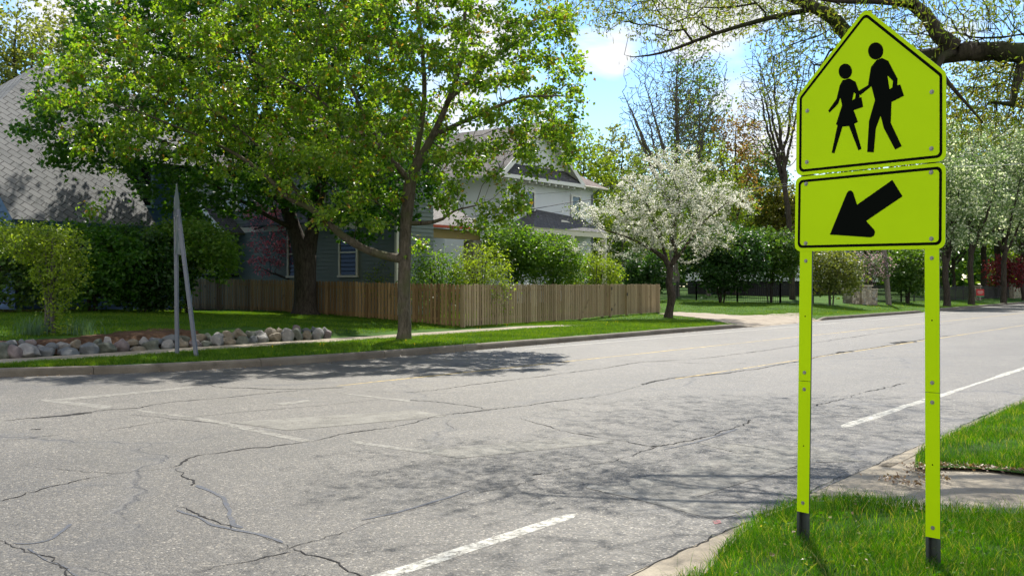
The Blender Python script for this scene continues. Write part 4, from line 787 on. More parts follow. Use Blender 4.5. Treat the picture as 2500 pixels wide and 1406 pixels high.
def rock(seed):
    g = np.random.default_rng(seed); bm = bmesh.new(); bmesh.ops.create_icosphere(bm, subdivisions=4, radius=1.); d = [(g.normal(0, 1, 3), g.random()*.36+.6) for _ in range(14)]; d = [(v/np.linalg.norm(v), c) for v, c in d]; ph = g.random((5, 3))*6
    fr = [(g.normal(0, 1, 3)*k, a) for k, a in ((1.5, .12), (2.6, .06), (5., .028))]
    V = np.array([v.co[:] for v in bm.verts]); Fc = [[w.index for w in f.verts] for f in bm.faces]; bm.free(); out = []
    for v in V:
        p = v.copy(); 
        for nn, c in d:
            e = np.dot(p, nn)
            if e > c: p = p-nn*(e-c)*.86
        s = 1+sum(a*math.sin(np.dot(v, k)+q[0]) for (k, a), q in zip(fr, ph)); out.append(p*s)
    return np.array(out), Fc
BT = [(20, 880, 30, 22, 4, 0), (67, 865, 37, 27, 0, 0)]   # not used, kept small
# lower row: (x, y, half width, half height, tint); measured on the photo
LOW = [(8, 862, 18, 20, 4), (30, 864, 20, 17, 3), (68, 862, 32, 16, 0), (116, 861, 22, 14, 1), (166, 863, 25, 13, 1), (216, 855, 24, 19, 1), (256, 853, 22, 15, 4), (293, 851, 17, 17, 3), (331, 856, 21, 11, 2), (370, 849, 21, 14, 4), (409, 847, 18, 13, 0), (445, 844, 15, 13, 2), (476, 842, 15, 12, 3), (500, 842, 16, 11, 4), (527, 838, 18, 13, 0), (557, 836, 18, 12, 2), (590, 834, 15, 11, 4), (616, 832, 14, 10, 1), (640, 829, 16, 13, 0), (671, 825, 16, 12, 2), (700, 822, 16, 15, 0), (727, 821, 13, 13, 4), (749, 821, 13, 12, 2), (775, 820, 15, 13, 0), (799, 820, 12, 11, 3)]
UPP = [(28, 840, 15, 10, 1), (56, 843, 9, 9, 1), (74, 842, 11, 12, 3), (99, 852, 12, 9, 0), (125, 848, 15, 9, 1), (153, 845, 14, 9, 0), (185, 845, 12, 10, 2), (238, 838, 9, 8, 4), (263, 836, 11, 9, 0), (322, 838, 18, 8, 2), (350, 838, 13, 9, 0), (380, 835, 15, 10, 1), (412, 830, 17, 9, 1), (450, 828, 14, 8, 4), (487, 827, 15, 10, 2), (509, 826, 12, 10, 4), (533, 821, 12, 9, 0), (557, 820, 14, 9, 2), (585, 819, 16, 10, 2), (611, 818, 13, 9, 4), (634, 816, 12, 8, 0), (660, 814, 13, 10, 2), (681, 812, 9, 9, 2), (700, 812, 13, 7, 0), (724, 808, 11, 11, 3), (748, 809, 10, 6, 1), (770, 808, 11, 8, 1), (792, 810, 9, 7, 0)]
ORD = 'first second third fourth fifth sixth seventh eighth ninth tenth eleventh twelfth thirteenth fourteenth fifteenth sixteenth seventeenth eighteenth nineteenth twentieth twenty-first twenty-second twenty-third twenty-fourth twenty-fifth twenty-sixth twenty-seventh twenty-eighth'.split()
sd = 100
def boulder(x, y, hw, hh, t, row, k, Y):
    global sd
    sd += 1; c = P(x, y, Y); V, f = rock(sd); a = rng.random()*6.28; s = 1.06
    Rz = np.array([[math.cos(a), -math.sin(a), 0], [math.sin(a), math.cos(a), 0], [0, 0, 1]]); V = (V@Rz.T)*np.array([hw*s, (hw+hh)*.5*1.05, hh*s])/F*Y
    o = mk('boulder', V, f, RK[t][1], smooth=True); o.location = [float(q) for q in c]
    tag(o, '%s boulder, %s from the left end of the stone edging, %s row' % (RK[t][0], ORD[k], row), 'boulder', 'boulders edging the raised lawn')
def wallY(x, back):
    """distance where the sight line reaches the boulder line behind the walk"""
    Y = np.linspace(17, 45, 1500); X = (x-CX)/F*Y; u = X*DU[0]+Y*DU[1]; v = X*DV[0]+Y*DV[1]; return float(Y[np.argmax(v < walkv(u)-1.16-back)])
for k, (x, y, hw, hh, t) in enumerate(LOW): boulder(x, y, hw*1.06, hh*1.3, t, 'lower', k, wallY(x, .22))
for k, (x, y, hw, hh, t) in enumerate(UPP): boulder(x, y, hw*1.08, hh*1.5, t, 'upper', k, wallY(x, .55))
# ------------------------------------------------------------------ wooden picket fence and gate
def woodmat(name, a, b, c):
    n = NT(name); o = n.obj(); mp = n.n('Mapping', i_Scale=(14., 14., 1.1)); n.put(mp.inputs[0], o); f = n.noise(1.5, mp.outputs[0], 8, .65, .7)
    g = n.n('NewGeometry').outputs['Random Per Island']; t = n.mix(n.ramp(g, [(0., 0.), (.2, .15), (.8, .8), (.92, 1.25), (1., -.25)]) if False else g, a, b); k = n.mix(n.math('MULTIPLY', n.ramp(f, [(.35, 0.), (.7, 1.)]), .55), t, c)
    kn = n.ramp(n.noise(2.6, o, 2), [(.66, 0.), (.74, .6)]); k = n.mix(kn, k, (.07, .045, .025)); return n.done(n.pbsdf(k, .8, .2, normal=n.bump(f, .3, .01)))
M['cedar'] = woodmat('cedar_pickets', (.15, .092, .04), (.36, .24, .115), (.13, .075, .032)); M['cedar_old'] = woodmat('weathered_pickets', (.20, .145, .08), (.41, .32, .195), (.16, .11, .055))
M['iron'] = plain('black_iron', (.012, .013, .013), .5, .4, var=.2)
def pickets(p0, p1, z0f, ztf, back, w=.128, gap=.05, gate=None):
    L = np.linalg.norm(p1-p0); d = (p1-p0)/L; d3 = np.array([*d, 0]); nb = np.array([*back, 0.]); n = int(L/(w+gap)); b = MB(); s = 0.
    for k in range(n):
        s = k*(w+gap)+random.uniform(-.006, .006); q = p0+d*(s+w/2)
        if gate and gate[0] < s < gate[1]: continue
        z0, z1 = z0f(q)+.05+random.uniform(-.012, .012), ztf(s/L)+random.uniform(-.018, .018); h = w/2; c = np.array([q[0], q[1], 0]); tl = random.uniform(-.004, .004)
        pts = [c-d3*h+UPV*z0, c+d3*h+UPV*z0, c+d3*(h+tl)+UPV*(z1-.045), c+d3*(h-.042)+UPV*z1, c-d3*(h-.042)+UPV*z1, c-d3*(h-tl)+UPV*(z1-.045)]
        b.prism(pts, nb*.019)
    return b, d3, L
def fence(name, label, p0, p1, zt0, zt1, back, m, gate=None, step=2.4):
    z0f = lambda q: gz(q[0], q[1]); ztf = lambda t: zt0+(zt1-zt0)*t
    o = empty(name, [*((p0+p1)/2), z0f((p0+p1)/2)], label, 'fence'); b, d3, L = pickets(p0, p1, z0f, ztf, back, gate=gate); b.build('pickets', m, o); nb = np.array([*back, 0.])
    segs = [(0, L)] if not gate else [(0, gate[0]), (gate[1], L)]
    for dz in (1, 0):
        b = MB()
        for s0, s1 in segs:
            a, c = [np.array([*(p0+(p1-p0)*s/L), (ztf(s/L)-.22) if dz else z0f(p0+(p1-p0)*s/L)+.26])+nb*.04 for s in (s0, s1)]; b.bar(a, c, .038, .088)
        b.build('rail', m, o)
    for s in list(np.arange(.05, L, step)):
        if gate and gate[0] < s < gate[1]: continue
        q = p0+(p1-p0)*s/L; c = np.array([*q, 0])+nb*.105; zz = z0f(q); b = MB(); b.box(c+UPV*(zz+ztf(s/L)-.08-.1)/2, d3*.045, nb*.045, UPV*((ztf(s/L)-.08-zz+.1)/2)); b.build('fence_post', m, o)
    return o, d3, L
fc = P(1132, 798, 34)[:2]; fe = P(1614, 765, 50.9)[:2]; fl = P(465, 757, 44.4)[:2]; dF = (fe-fc)/np.linalg.norm(fe-fc); nF = np.array([-dF[1], dF[0]]); dL = (fl-fc)/np.linalg.norm(fl-fc); nL = np.array([dL[1], -dL[0]])
def s_at(px): 
    # distance along the front fence where a photo column crosses it
    k = (px-CX)/F; return (k*fc[1]-fc[0])/(dF[0]-k*dF[1])
ga, gb_ = s_at(1489), s_at(1527)
ztop = lambda px, py, s: H+(HY-py)/F*(fc+dF*s)[1]
ZX = .10
f1, d3, LF = fence('picket_fence', 'weathered wooden picket fence facing the road, from the corner post to the crab apple', fc, fe, ztop(1132, 701, 0)+ZX, 1.62+ZX, nF, M['cedar_old'], (ga-.1, gb_+.1))
cp = np.array([*(fc-dF*.02), 0]); b = MB(); b.box(cp+UPV*.85, np.array([*dF, 0])*.05, np.array([*nF, 0])*.05, UPV*.8); b.build('corner_post', M['cedar_old'], f1)
fence('picket_fence', 'brown wooden picket fence running back from the corner behind the street maple', fc+dL*.06, fl, ztop(1132, 701, 0)+ZX, P(465, 681, 44.4)[2]+.05, nL*1., M['cedar'])
bk = fe+dL*17.5; fence('picket_fence', 'rear wooden picket fence seen from its railed inner side over the front fence', fe+dL*.2, bk, 1.66, P(1180, 680, bk[1])[2]+.0, -nL*-1., M['cedar_old'])
gt = empty('garden_gate', [*(fc+dF*(ga+gb_)/2), gz(*(fc+dF*(ga+gb_)/2))], 'narrow picket gate with dark hinges set in the wooden fence', 'gate')
b, _, _ = pickets(fc+dF*ga, fc+dF*gb_, lambda q: gz(*q), lambda t: 1.71, nF, .12, .03); b.build('pickets', M['cedar_old'], gt); b = MB(); pA, pB = [np.array([*(fc+dF*s), 0])+np.array([*nF, 0])*.05 for s in (ga, gb_)]
for zz in (.55, 1.35): b.bar(pA+UPV*zz, pB+UPV*zz, .04, .09)
b.bar(pA+UPV*.58, pB+UPV*1.32, .03, .08); b.build('brace', M['cedar_old'], gt)
for s in (ga-.05, gb_+.05):
    q = np.array([*(fc+dF*s), 0])-np.array([*nF, 0])*.03; MB().box(q+UPV*.9, np.array([*dF, 0])*.06, np.array([*nF, 0])*.05, UPV*.76).build('gate_post', M['cedar_old'], gt)
for zz, s in ((1.5, ga), (.55, ga), (1.22, gb_)):
    q = np.array([*(fc+dF*(s+.02)), zz])-np.array([*nF, 0])*.09; b = MB(); b.box(q, np.array([*dF, 0])*.07, np.array([*nF, 0])*.008, UPV*.022); b.box(q-UPV*.0, np.array([*dF, 0])*.022, np.array([*nF, 0])*.014, UPV*.075); b.build('hinge' if s == ga else 'latch', M['iron'], gt)
# ------------------------------------------------------------------ iron fences, stone pillars, pole, yard sign
def iron(label, pts, hz, n_between=16, post=2.3):
    pts = [np.asarray(p, float) for p in pts]; o = empty('iron_fence', pts[0], label, 'fence'); br = MB(); rl = MB()
    for a, c in zip(pts[:-1], pts[1:]):
        L = np.linalg.norm((c-a)[:2]); m = max(1, int(L/post))
        for k in range(m+1):
            q = a+(c-a)*k/m; MB().box(q+UPV*hz/2, (.04, 0, 0), (0, .04, 0), UPV*(hz/2+.05)).add([q+UPV*(hz+.05)+np.array(e) for e in ((-.05, -.05, 0), (.05, -.05, 0), (.05, .05, 0), (-.05, .05, 0), (0, 0, .07))], [(0, 1, 4), (1, 2, 4), (2, 3, 4), (3, 0, 4), (3, 2, 1, 0)]).build('fence_post', M['iron'], o)
        for k in range(int(L/.115)): q = a+(c-a)*(k+.5)/int(L/.115); br.box(q+UPV*(hz*.5), (.009, 0, 0), (0, .009, 0), UPV*(hz*.47))
        for zz in (.12, hz-.22, hz-.06): rl.bar(a+UPV*zz, c+UPV*zz, .03, .035)
    br.build('bars', M['iron'], o); rl.build('rail', M['iron'], o)
iron('black iron bar fence across the lawn behind the big yew', [G(1610, 727), G(1700, 733), G(1800, 737), G(1905, 740), G(1985, 741)], 1.15)
iron('black iron fence right of the big stone pillar, behind the leaning pole', [G(2128, 738), G(2200, 737), G(2290, 735), G(2370, 732)], 1.25)
iron('distant black iron fence between the two far stone pillars at the right', [G(2396, 731), G(2462, 727)], 1.25)
def stonemat():
    n = NT('fieldstone'); o = n.obj(); v = n.n('TexVoronoi', i_Scale=4.6, feature='F1'); w = n.n('VectorMath', operation='MULTIPLY_ADD'); nz = n.n('TexNoise', i_Scale=3.); n.put(nz.inputs[0], o); n.put(w.inputs[0], nz.outputs['Color']); w.inputs[1].default_value = (.12, .12, .12); n.put(w.inputs[2], o); n.put(v.inputs['Vector'], w.outputs[0])
    e = n.n('TexVoronoi', i_Scale=4.6, feature='DISTANCE_TO_EDGE'); n.put(e.inputs['Vector'], w.outputs[0]); s = n.n('SeparateColor'); n.put(s.inputs[0], v.outputs['Color'])
    c = n.ramp(s.outputs[0], [(0., (.15, .12, .09)), (.4, (.30, .25, .18)), (.7, (.42, .36, .27)), (1., (.25, .25, .24))]); jm = n.ramp(e.outputs['Distance'], [(.02, 1.), (.06, 0.)]); c = n.mix(jm, c, (.16, .145, .12))
    return n.done(n.pbsdf(c, .85, .2, normal=n.bump(n.math('MINIMUM', e.outputs['Distance'], .2), .8, .12)))
M['stone'] = stonemat(); M['cap'] = concrete('pillar_cap', (.32, .26, .2), (.48, .41, .33))
def pillar(label, c, w, h, low=None, ang=.9):
    c = np.asarray(c, float); ax = np.array([math.cos(ang), math.sin(ang), 0]); ay = np.array([-ax[1], ax[0], 0]); o = empty('stone_pillar', c, label, 'pillar'); b = MB()
    def blk(cc, hx, hy, hh, nz=6):
        g = random.Random(int(cc[0]*100)); V = []; 
        for k in range(nz+1):
            for j in range(16):
                t = j/16*2*math.pi; r = 1/max(abs(math.cos(t)), abs(math.sin(t))); V.append(cc+ax*hx*r*math.cos(t)*(1+g.uniform(-.03, .03))+ay*hy*r*math.sin(t)*(1+g.uniform(-.03, .03))+UPV*(-.1+(hh+.1)*k/nz))
        return np.array(V), [[k*16+j, k*16+(j+1) % 16, (k+1)*16+(j+1) % 16, (k+1)*16+j] for k in range(nz) for j in range(16)]+[list(range(nz*16, nz*16+16))]
    b.add(*blk(c, w/2, w/2, h)); b.build('shaft', M['stone'], o)
    MB().prism([c+ax*sx*(w/2+.07)+ay*sy*(w/2+.07)+UPV*h for sx, sy in ((-1, -1), (1, -1), (1, 1), (-1, 1))], UPV*.085).build('cap', M['cap'], o)
    if low:
        for sg in low:
            q = c+ax*sg*(w*.5+.42); b = MB(); b.add(*blk(q, .40, w*.36, h*.82)); b.build('wing', M['stone'], o); MB().prism([q+ax*sx*.42+ay*sy*(w*.36+.05)+UPV*h*.82 for sx, sy in ((-1, -1), (1, -1), (1, 1), (-1, 1))], UPV*.07).build('wing_cap', M['cap'], o)
pillar('big round-cornered fieldstone pillar with slab cap and low wings beside the lilac', G(2100, 742), 1.02, 1.15, (-1, 1), .6)
pillar('slim far fieldstone pillar behind the middle pear trunk', G(2383, 732), .7, 1.2)
pillar('farthest fieldstone pillar near the right edge, joined to a low stone wall', G(2466, 727), .85, 1.35)
a = G(2470, 727); c = G(2600, 722); MB().bar(a+UPV*.5, c+UPV*.5, .45, 1.15).build('stone_wall', M['stone']); tag(bpy.data.objects['stone_wall'], 'low fieldstone wall running off the right edge from the last pillar', 'wall')
M['pole'] = barkmat('weathered_pole', (.10, .085, .07), (.22, .195, .17)); pb = G(2170, 744); pm = P(2157, 600, pb[1]); ax = (pm-pb)/(pm[2]-pb[2])
po = empty('utility_pole', pb, 'leaning dark wooden utility pole on the far verge, seen between the sign posts', 'utility pole')
V, q = tube([pb-ax*.3, pb+ax*3, pb+ax*6, pb+ax*9.6], [.19, .175, .16, .14], 14); mk('shaft', V, q, M['pole'], po, smooth=False)
tp = pb+ax*9.0; MB().bar(tp-np.array([*DV, 0])*1.1+np.array([*DU, 0])*.2, tp+np.array([*DV, 0])*1.1+np.array([*DU, 0])*.2, .09, .11).build('crossarm', M['pole'], po)
M['cable'] = plain('black_cable', (.012, .012, .012), .6, .3); M['cable_pale'] = plain('pale_cable', (.6, .6, .6), .5, .3)
def cable(label, pts, r, m='cable'):
    q = crom([P(*a) for a in pts], 1.); V, f = tube(q, r, 5); tag(mk('power_line', V, f, M[m]), label, 'cable', 'power lines from the leaning pole')
cable('thick black service cable from the white house to behind the crossing sign', [(1130, 531, 47), (1290, 512, 51), (1450, 487, 55), (1700, 470, 58), (1945, 452, 60), (2150, 425, pb[1])], .018)
cable('thin upper service cable across the white house wall', [(1180, 488, 49), (1300, 475, 51), (1450, 461, 55), (1700, 420, 58), (1945, 362, 60), (2148, 310, pb[1])], .009)
cable('thin lower service cable just above the white house porch roof', [(1180, 540, 49), (1300, 525, 51), (1450, 508, 55), (1700, 480, 58), (1945, 445, 60), (2152, 415, pb[1])], .008)
cable('pale cable right of the arrow panel', [(2150, 414, pb[1]), (2310, 408, 63), (2500, 401, 66), (2700, 396, 70)], .016, 'cable_pale')
cable('dark cable rising to the right edge above the pale one', [(2152, 402, pb[1]), (2310, 387, 63), (2420, 368, 65), (2500, 346, 66), (2700, 300, 70)], .013)
cable('thin dark cable passing behind the pentagon panel corner', [(2148, 372, pb[1]), (2310, 352, 63), (2500, 318, 66), (2700, 280, 70)], .009)
M['yardred'] = plain('yard_sign_red', (.50, .04, .045), .5, .3); M['white'] = plain('white_trim', (.68, .68, .64), .55, .3, var=.05); M['yardgreen'] = plain('yard_sign_green', (.05, .25, .12), .5)
c = G(2393, 734, 60); ys = empty('yard_sign', c, 'small red yard sign on wire legs by the far iron fence', 'sign'); e = np.array([1., -.1, 0])
MB().box(c+UPV*.75, e*.34, np.array([.002, .02, 0]), UPV*.30).build('board', M['yardred'], ys); MB().box(c+UPV*.39, e*.33, np.array([.002, .02, 0]), UPV*.055).build('footer_stripe', M['yardgreen'], ys)
b = MB(); b.bar(c-e*.28-UPV*.1, c-e*.28+UPV*.4, .02, .02, (0, 1, 0)); b.bar(c+e*.28-UPV*.1, c+e*.28+UPV*.4, .02, .02, (0, 1, 0)); b.build('wire_legs', M['iron'], ys)
b = MB(); 
for zz, w in ((.86, .22), (.76, .26), (.66, .18)): b.box(c+UPV*zz-np.array([0, .024, 0]), e*w, (0, .002, 0), UPV*.018)
b.build('lettering', M['white'], ys)
# ------------------------------------------------------------------ small plants and litter
def straps(name, label, c, n, h, m, cat, sp=.16):
    V, f = blades(np.array(c[:2])+rng.normal(0, sp, (n, 2)), 0, h, .022, 4, .35); V[:, 2] += ground(V[:, :2])+.02; tag(mk(name, V, f, m), label, cat, 'daffodil clumps around the yellow-green shrub')
LM('leaf_daff', (0., (.04, .095, .05)), (1., (.09, .16, .09)), trans=.35)
straps('daffodil_clump', 'clump of strappy blue-green daffodil leaves left of the lime shrub base', G(82, 818, 16, 40), 150, .42, M['leaf_daff'], 'plant', .17)
straps('daffodil_clump', 'clump of strappy dark daffodil leaves right of the lime shrub base', G(200, 818, 16, 40), 130, .40, M['leaf_daff'], 'plant', .17)
M['dandelion'] = plain('dandelion_yellow', (.75, .55, .02), .7, .1)
b = MB(); V, f = leaves(np.zeros((26, 3)), .022, -.5, wide=.5, up=.5); b.add(V, f.tolist()); b.add(*tube([(0, 0, -.075), (0, 0, 0)], [.003, .003], 4)); dm = b.build('dandelion', M['dandelion']); 
spots = [(991, 838), (1012, 847), (1165, 803), (1172, 806), (1240, 796), (1237, 798), (1361, 784), (1480, 797), (1487, 797), (1483, 792), (1508, 790), (1503, 789), (665, 853), (782, 847), (790, 848), (2075, 748), (2062, 757), (2110, 750), (2127, 752), (2140, 752), (2146, 750), (2133, 749), (2166, 748), (2178, 752), (2188, 752), (2205, 749), (2045, 765), (2020, 764), (2090, 754), (2240, 752), (2120, 747), (2150, 755)]
for k, (x, y) in enumerate(spots):
    o = dm if k == 0 else link(dm.copy()); q = G(x, y); o.location = (float(q[0]), float(q[1]), float(q[2])+.075); o.rotation_euler.z = k*1.3; tag(o, 'yellow dandelion flower in the far grass', 'flower', 'dandelions in the far verge')
a = strip_pts(6, 36, lambda u: kerbv(u)+.35, lambda u: kerbv(u)+.0, 420); e = np.vstack([q[:2] for q in R2([(2180, 1178), (2230, 1190), (2290, 1175), (2260, 1160), (2240, 1150), (2290, 1146), (2350, 1147), (2430, 1150), (2480, 1156), (2310, 1142), (2270, 1142), (2390, 1146)], 0)]); a2 = np.repeat(e, 60, axis=0); a2 = a2+rng.normal(0, .07, a2.shape)
a3 = scatter(near_poly, 260); a3 = np.column_stack([a3, .045+.03*rng.random(260)]); a4 = np.column_stack([np.array([uv2(u, NE+.25+.2*rng.random()) for u in rng.uniform(-3, 14, 160)]), np.full(160, .014)])
V, f = leaves(np.vstack([np.column_stack([a, np.full(len(a), .012)]), np.column_stack([a2, np.full(len(a2), .036)]), a3, a4]), .03, 0., up=2.); tag(mk('leaf_litter', V, f, leafmat('dry_litter', [(0., (.12, .07, .035)), (.6, (.22, .14, .07)), (1., (.34, .25, .14))], .1)), 'brown leaf litter along the gutters and ramp', 'litter', kind='stuff')
# ------------------------------------------------------------------ houses
def sidingmat(name, c): return plain(name, c, .6, .25, var=.07, scale=1.2, bump=.1)
def shingle(name, a, b, mortar, w, h, rot=0., off=.5, msize=.012, soft=.1):
    n = NT(name); t = n.n('TexCoord').outputs['UV']; mp = n.n('Mapping'); n.put(mp.inputs[0], t); mp.inputs['Rotation'].default_value = (0, 0, rot)
    wv = n.n('VectorMath', operation='MULTIPLY_ADD'); nz = n.n('TexNoise', i_Scale=3.2, i_Detail=3.); n.put(nz.inputs[0], mp.outputs[0]); n.put(wv.inputs[0], nz.outputs['Color']); wv.inputs[1].default_value = (.05, .05, 0); n.put(wv.inputs[2], mp.outputs[0])
    br = n.n('TexBrick', offset=off, i_Scale=1.); n.put(br.inputs['Vector'], wv.outputs[0]); br.inputs['Brick Width'].default_value = w; br.inputs['Row Height'].default_value = h; br.inputs['Mortar Size'].default_value = msize; br.inputs['Mortar Smooth'].default_value = soft
    n.put(br.inputs['Color1'], a); n.put(br.inputs['Color2'], b); n.put(br.inputs['Mortar'], mortar)
    f = n.noise(.45, n.obj(), 6, .65); g = n.noise(26., n.obj(), 4, .7); c = n.mix(1., br.outputs[0], n.math('MULTIPLY_ADD', g, .7, .65), 'MULTIPLY'); st = n.ramp(f, [(.5, 0.), (.68, .6)]); c = n.mix(st, c, tuple(x*.55 for x in a))
    return n.done(n.pbsdf(c, .85, .2, normal=n.bump(n.math('SUBTRACT', g, n.math('MULTIPLY', br.outputs['Fac'], 2.)), .5, .015)))
M['roof_hex'] = shingle('grey_diagonal_shingles', (.125, .13, .13), (.165, .168, .167), (.035, .035, .035), .44, .28, R(48), .5, .018)
M['roof_grey'] = shingle('grey_brown_shingles', (.14, .13, .122), (.20, .185, .172), (.07, .06, .055), .33, .16)
M['roof_dark'] = shingle('dark_shingles', (.075, .075, .08), (.11, .11, .115), (.03, .03, .03), .33, .16)
M['roof_brown'] = shingle('brown_shingles', (.15, .115, .10), (.21, .165, .145), (.05, .04, .04), .33, .16)
M['blue'] = sidingmat('blue_siding', (.055, .105, .20)); M['sage'] = sidingmat('sage_siding', (.13, .16, .135)); M['stucco'] = plain('white_stucco', (.62, .65, .67), .8, .2, var=.09, scale=.9, bump=.2); M['cream'] = plain('cream_trim', (.55, .53, .42), .6, .3, var=.06)
M['tan'] = plain('tan_board', (.24, .19, .075), .7, .2); M['redtrim'] = plain('rust_gutter', (.38, .07, .03), .55, .3); M['brick_tan'] = sidingmat('olive_column', (.20, .19, .15)); M['dark'] = plain('dark_interior', (.02, .02, .02), .8, .1)
def glassmat():
    n = NT('window_glass'); f = n.n('BsdfPrincipled', i_Base_Color=(.015, .018, .02), i_Roughness=.04); f.inputs['Specular IOR Level'].default_value = .9; return n.done(f.outputs[0])
M['glass'] = glassmat(); M['curtain'] = plain('blue_curtain', (.28, .32, .42), .8, .1, var=.25, scale=8.)
def lap(name, a, b, z0, z1, nrm, m, parent, expo=.14, holes=()):
    """lapped boards between ground points a and b, tilted so each course overhangs the next; z1 may be a function of t"""
    a, b = np.asarray(a, float)[:2], np.asarray(b, float)[:2]; nrm = np.array([*nrm, 0.]); bd = MB(); zt = z1 if callable(z1) else (lambda t: z1); z = z0; N = 24
    zmax = max(zt(t) for t in np.linspace(0, 1, 41))
    while z < zmax:
        ts = [t for t in np.linspace(0, 1, 201) if zt(t) > z+.02]
        if not ts: break
        t0, t1 = min(ts), max(ts); p, q = [np.array([*(a+(b-a)*t), 0]) for t in (t0, t1)]; zz = min(z+expo, zmax)
        bd.add([p+UPV*z+nrm*.04, q+UPV*z+nrm*.04, q+UPV*zz+nrm*.002, p+UPV*zz+nrm*.002, p+UPV*z, q+UPV*z], [(0, 1, 2, 3), (4, 5, 1, 0)]); z += expo
    return bd.build(name, m, parent)
def slab(pts, thick, m, name, parent, uvs=None, under=None):
    """roof plane with thickness and uv in metres along eave / slope; pts[0]->pts[1] is the eave"""
    pts = np.asarray(pts, float); e = pts[1]-pts[0]; e /= np.linalg.norm(e); n = np.cross(pts[1]-pts[0], pts[-1]-pts[0]); n /= np.linalg.norm(n); n = n if n[2] > 0 else -n; s = np.cross(n, e)
    uv = np.stack([(pts-pts[0])@e, (pts-pts[0])@s], 1); b = MB(); k = len(pts); V = np.vstack([pts, pts-n*thick]); uu = np.vstack([uv, uv])
    b.add(V, [list(range(k))], 0, uu); b.add(V, [list(range(2*k-1, k-1, -1))]+[[i, k+i, k+(i+1) % k, (i+1) % k] for i in range(k)], 1 if under else 0, uu)
    return b.build(name, [m, under] if under else m, parent, uv=True)
def window(parent, c, along, nrm, w, h, trim, glass=None, fw=.09, sash=True, curtain=False):
    c = np.asarray(c, float); al = np.array([*along, 0.]); nr = np.array([*nrm, 0.]); c = c+nr*.045; fr = MB()
    for s in (-1, 1): fr.box(c+al*s*(w/2+fw/2)+nr*.03, al*fw/2, nr*.035, UPV*(h/2+fw))
    fr.box(c+UPV*(h/2+fw/2)+nr*.032, al*(w/2), nr*.038, UPV*fw/2); fr.box(c-UPV*(h/2+fw/2)+nr*.04, al*(w/2+fw+.04), nr*.055, UPV*fw/2)
    f = fr.build('window', trim, parent)
    if sash: MB().box(c+nr*.035, al*w/2, nr*.02, UPV*.028).build('sash_bar', trim, f)
    MB().box(c+nr*.012, al*w/2, nr*.006, UPV*h/2).build('pane', glass or M['glass'], f)
    if curtain: MB().box(c+nr*.021+al*w*.1, al*w*.28, nr*.002, UPV*h*.48).build('curtain', M['curtain'], f)
    return f
BK = np.array([-.7888, .6146]); BK3 = np.array([*BK, 0]); D3 = np.array([*DU, 0]); FR = -BK
# --- blue house: E is the right eave corner; t runs left along the road, w runs back up the slope
E = np.array([-12.97, 36., 3.79]); Q = lambda w, t, z: E*np.array([1, 1, 0])+BK3*w-D3*t+UPV*z
hb = empty('house', [*(Q(5, 2.6, 0)[:2]), 1.], 'blue house with a huge steep grey shingled roof behind the hedge', 'house'); hz = lambda w: E[2]+w
r = slab([Q(0, 0, hz(0)), Q(0, 5.25, hz(0)), Q(.9, 5.3, hz(.9)), Q(3.1, 5.35, hz(3.1)), Q(6.67, 1.07, hz(6.67)), Q(6.67, 0, hz(6.67))][::1], .16, M['roof_hex'], 'roof', hb, under=M['blue'])
slab([Q(10.2, 5.35, hz(3.1)), Q(3.1, 5.35, hz(3.1)), Q(6.67, 1.07, hz(6.67))], .14, M['roof_hex'], 'roof', hb, under=M['blue'])
slab([Q(13.3, 5.3, hz(0)), Q(13.3, 0, hz(0)), Q(6.67, 0, hz(6.67)), Q(6.67, 1.07, hz(6.67)), Q(10.2, 5.35, hz(3.1))], .16, M['roof_hex'], 'roof', hb, under=M['blue'])
lap('wall', Q(.5, .25, 0), Q(.5, 5., 0), .7, 4.25, FR, M['blue'], hb, .2)
gab = lambda t: min(hz(3.1)-.1, hz(13.3*t if t < .5 else 13.3*(1-t))-.25)
lap('wall', Q(.3, 5.0, 0), Q(13., 5.0, 0), .7, lambda t: gab(.02+.96*t), -DU, M['blue'], hb, .2); lap('wall', Q(.3, .2, 0), Q(13., .2, 0), .7, lambda t: hz(13.3*t if t < .5 else 13.3*(1-t))-.3, DU, M['blue'], hb, .2)
# right wing, set back
lap('wall', Q(3, -.2, 0), Q(3, -3.35, 0), .7, 6.55, FR, M['blue'], hb, .21); lap('wall', Q(3, -3.35, 0), Q(9, -3.35, 0), .7, 6.55, DU, M['blue'], hb, .21)
slab([Q(2.5, .2, 6.48), Q(2.5, -3.7, 6.48), Q(6.67, -3.7, 9.9), Q(6.67, .2, 9.9)], .14, M['roof_hex'], 'roof', hb, under=M['dark']); slab([Q(10.8, -3.7, 6.48), Q(10.8, .2, 6.48), Q(6.67, .2, 9.9), Q(6.67, -3.7, 9.9)], .14, M['roof_hex'], 'roof', hb, under=M['dark'])
M['bluetrim'] = plain('pale_blue_trim', (.28, .38, .42), .6, .3)
window(hb, Q(2.98, -1.0, 5.6), DU, FR, 1.05, 1.6, M['bluetrim'])
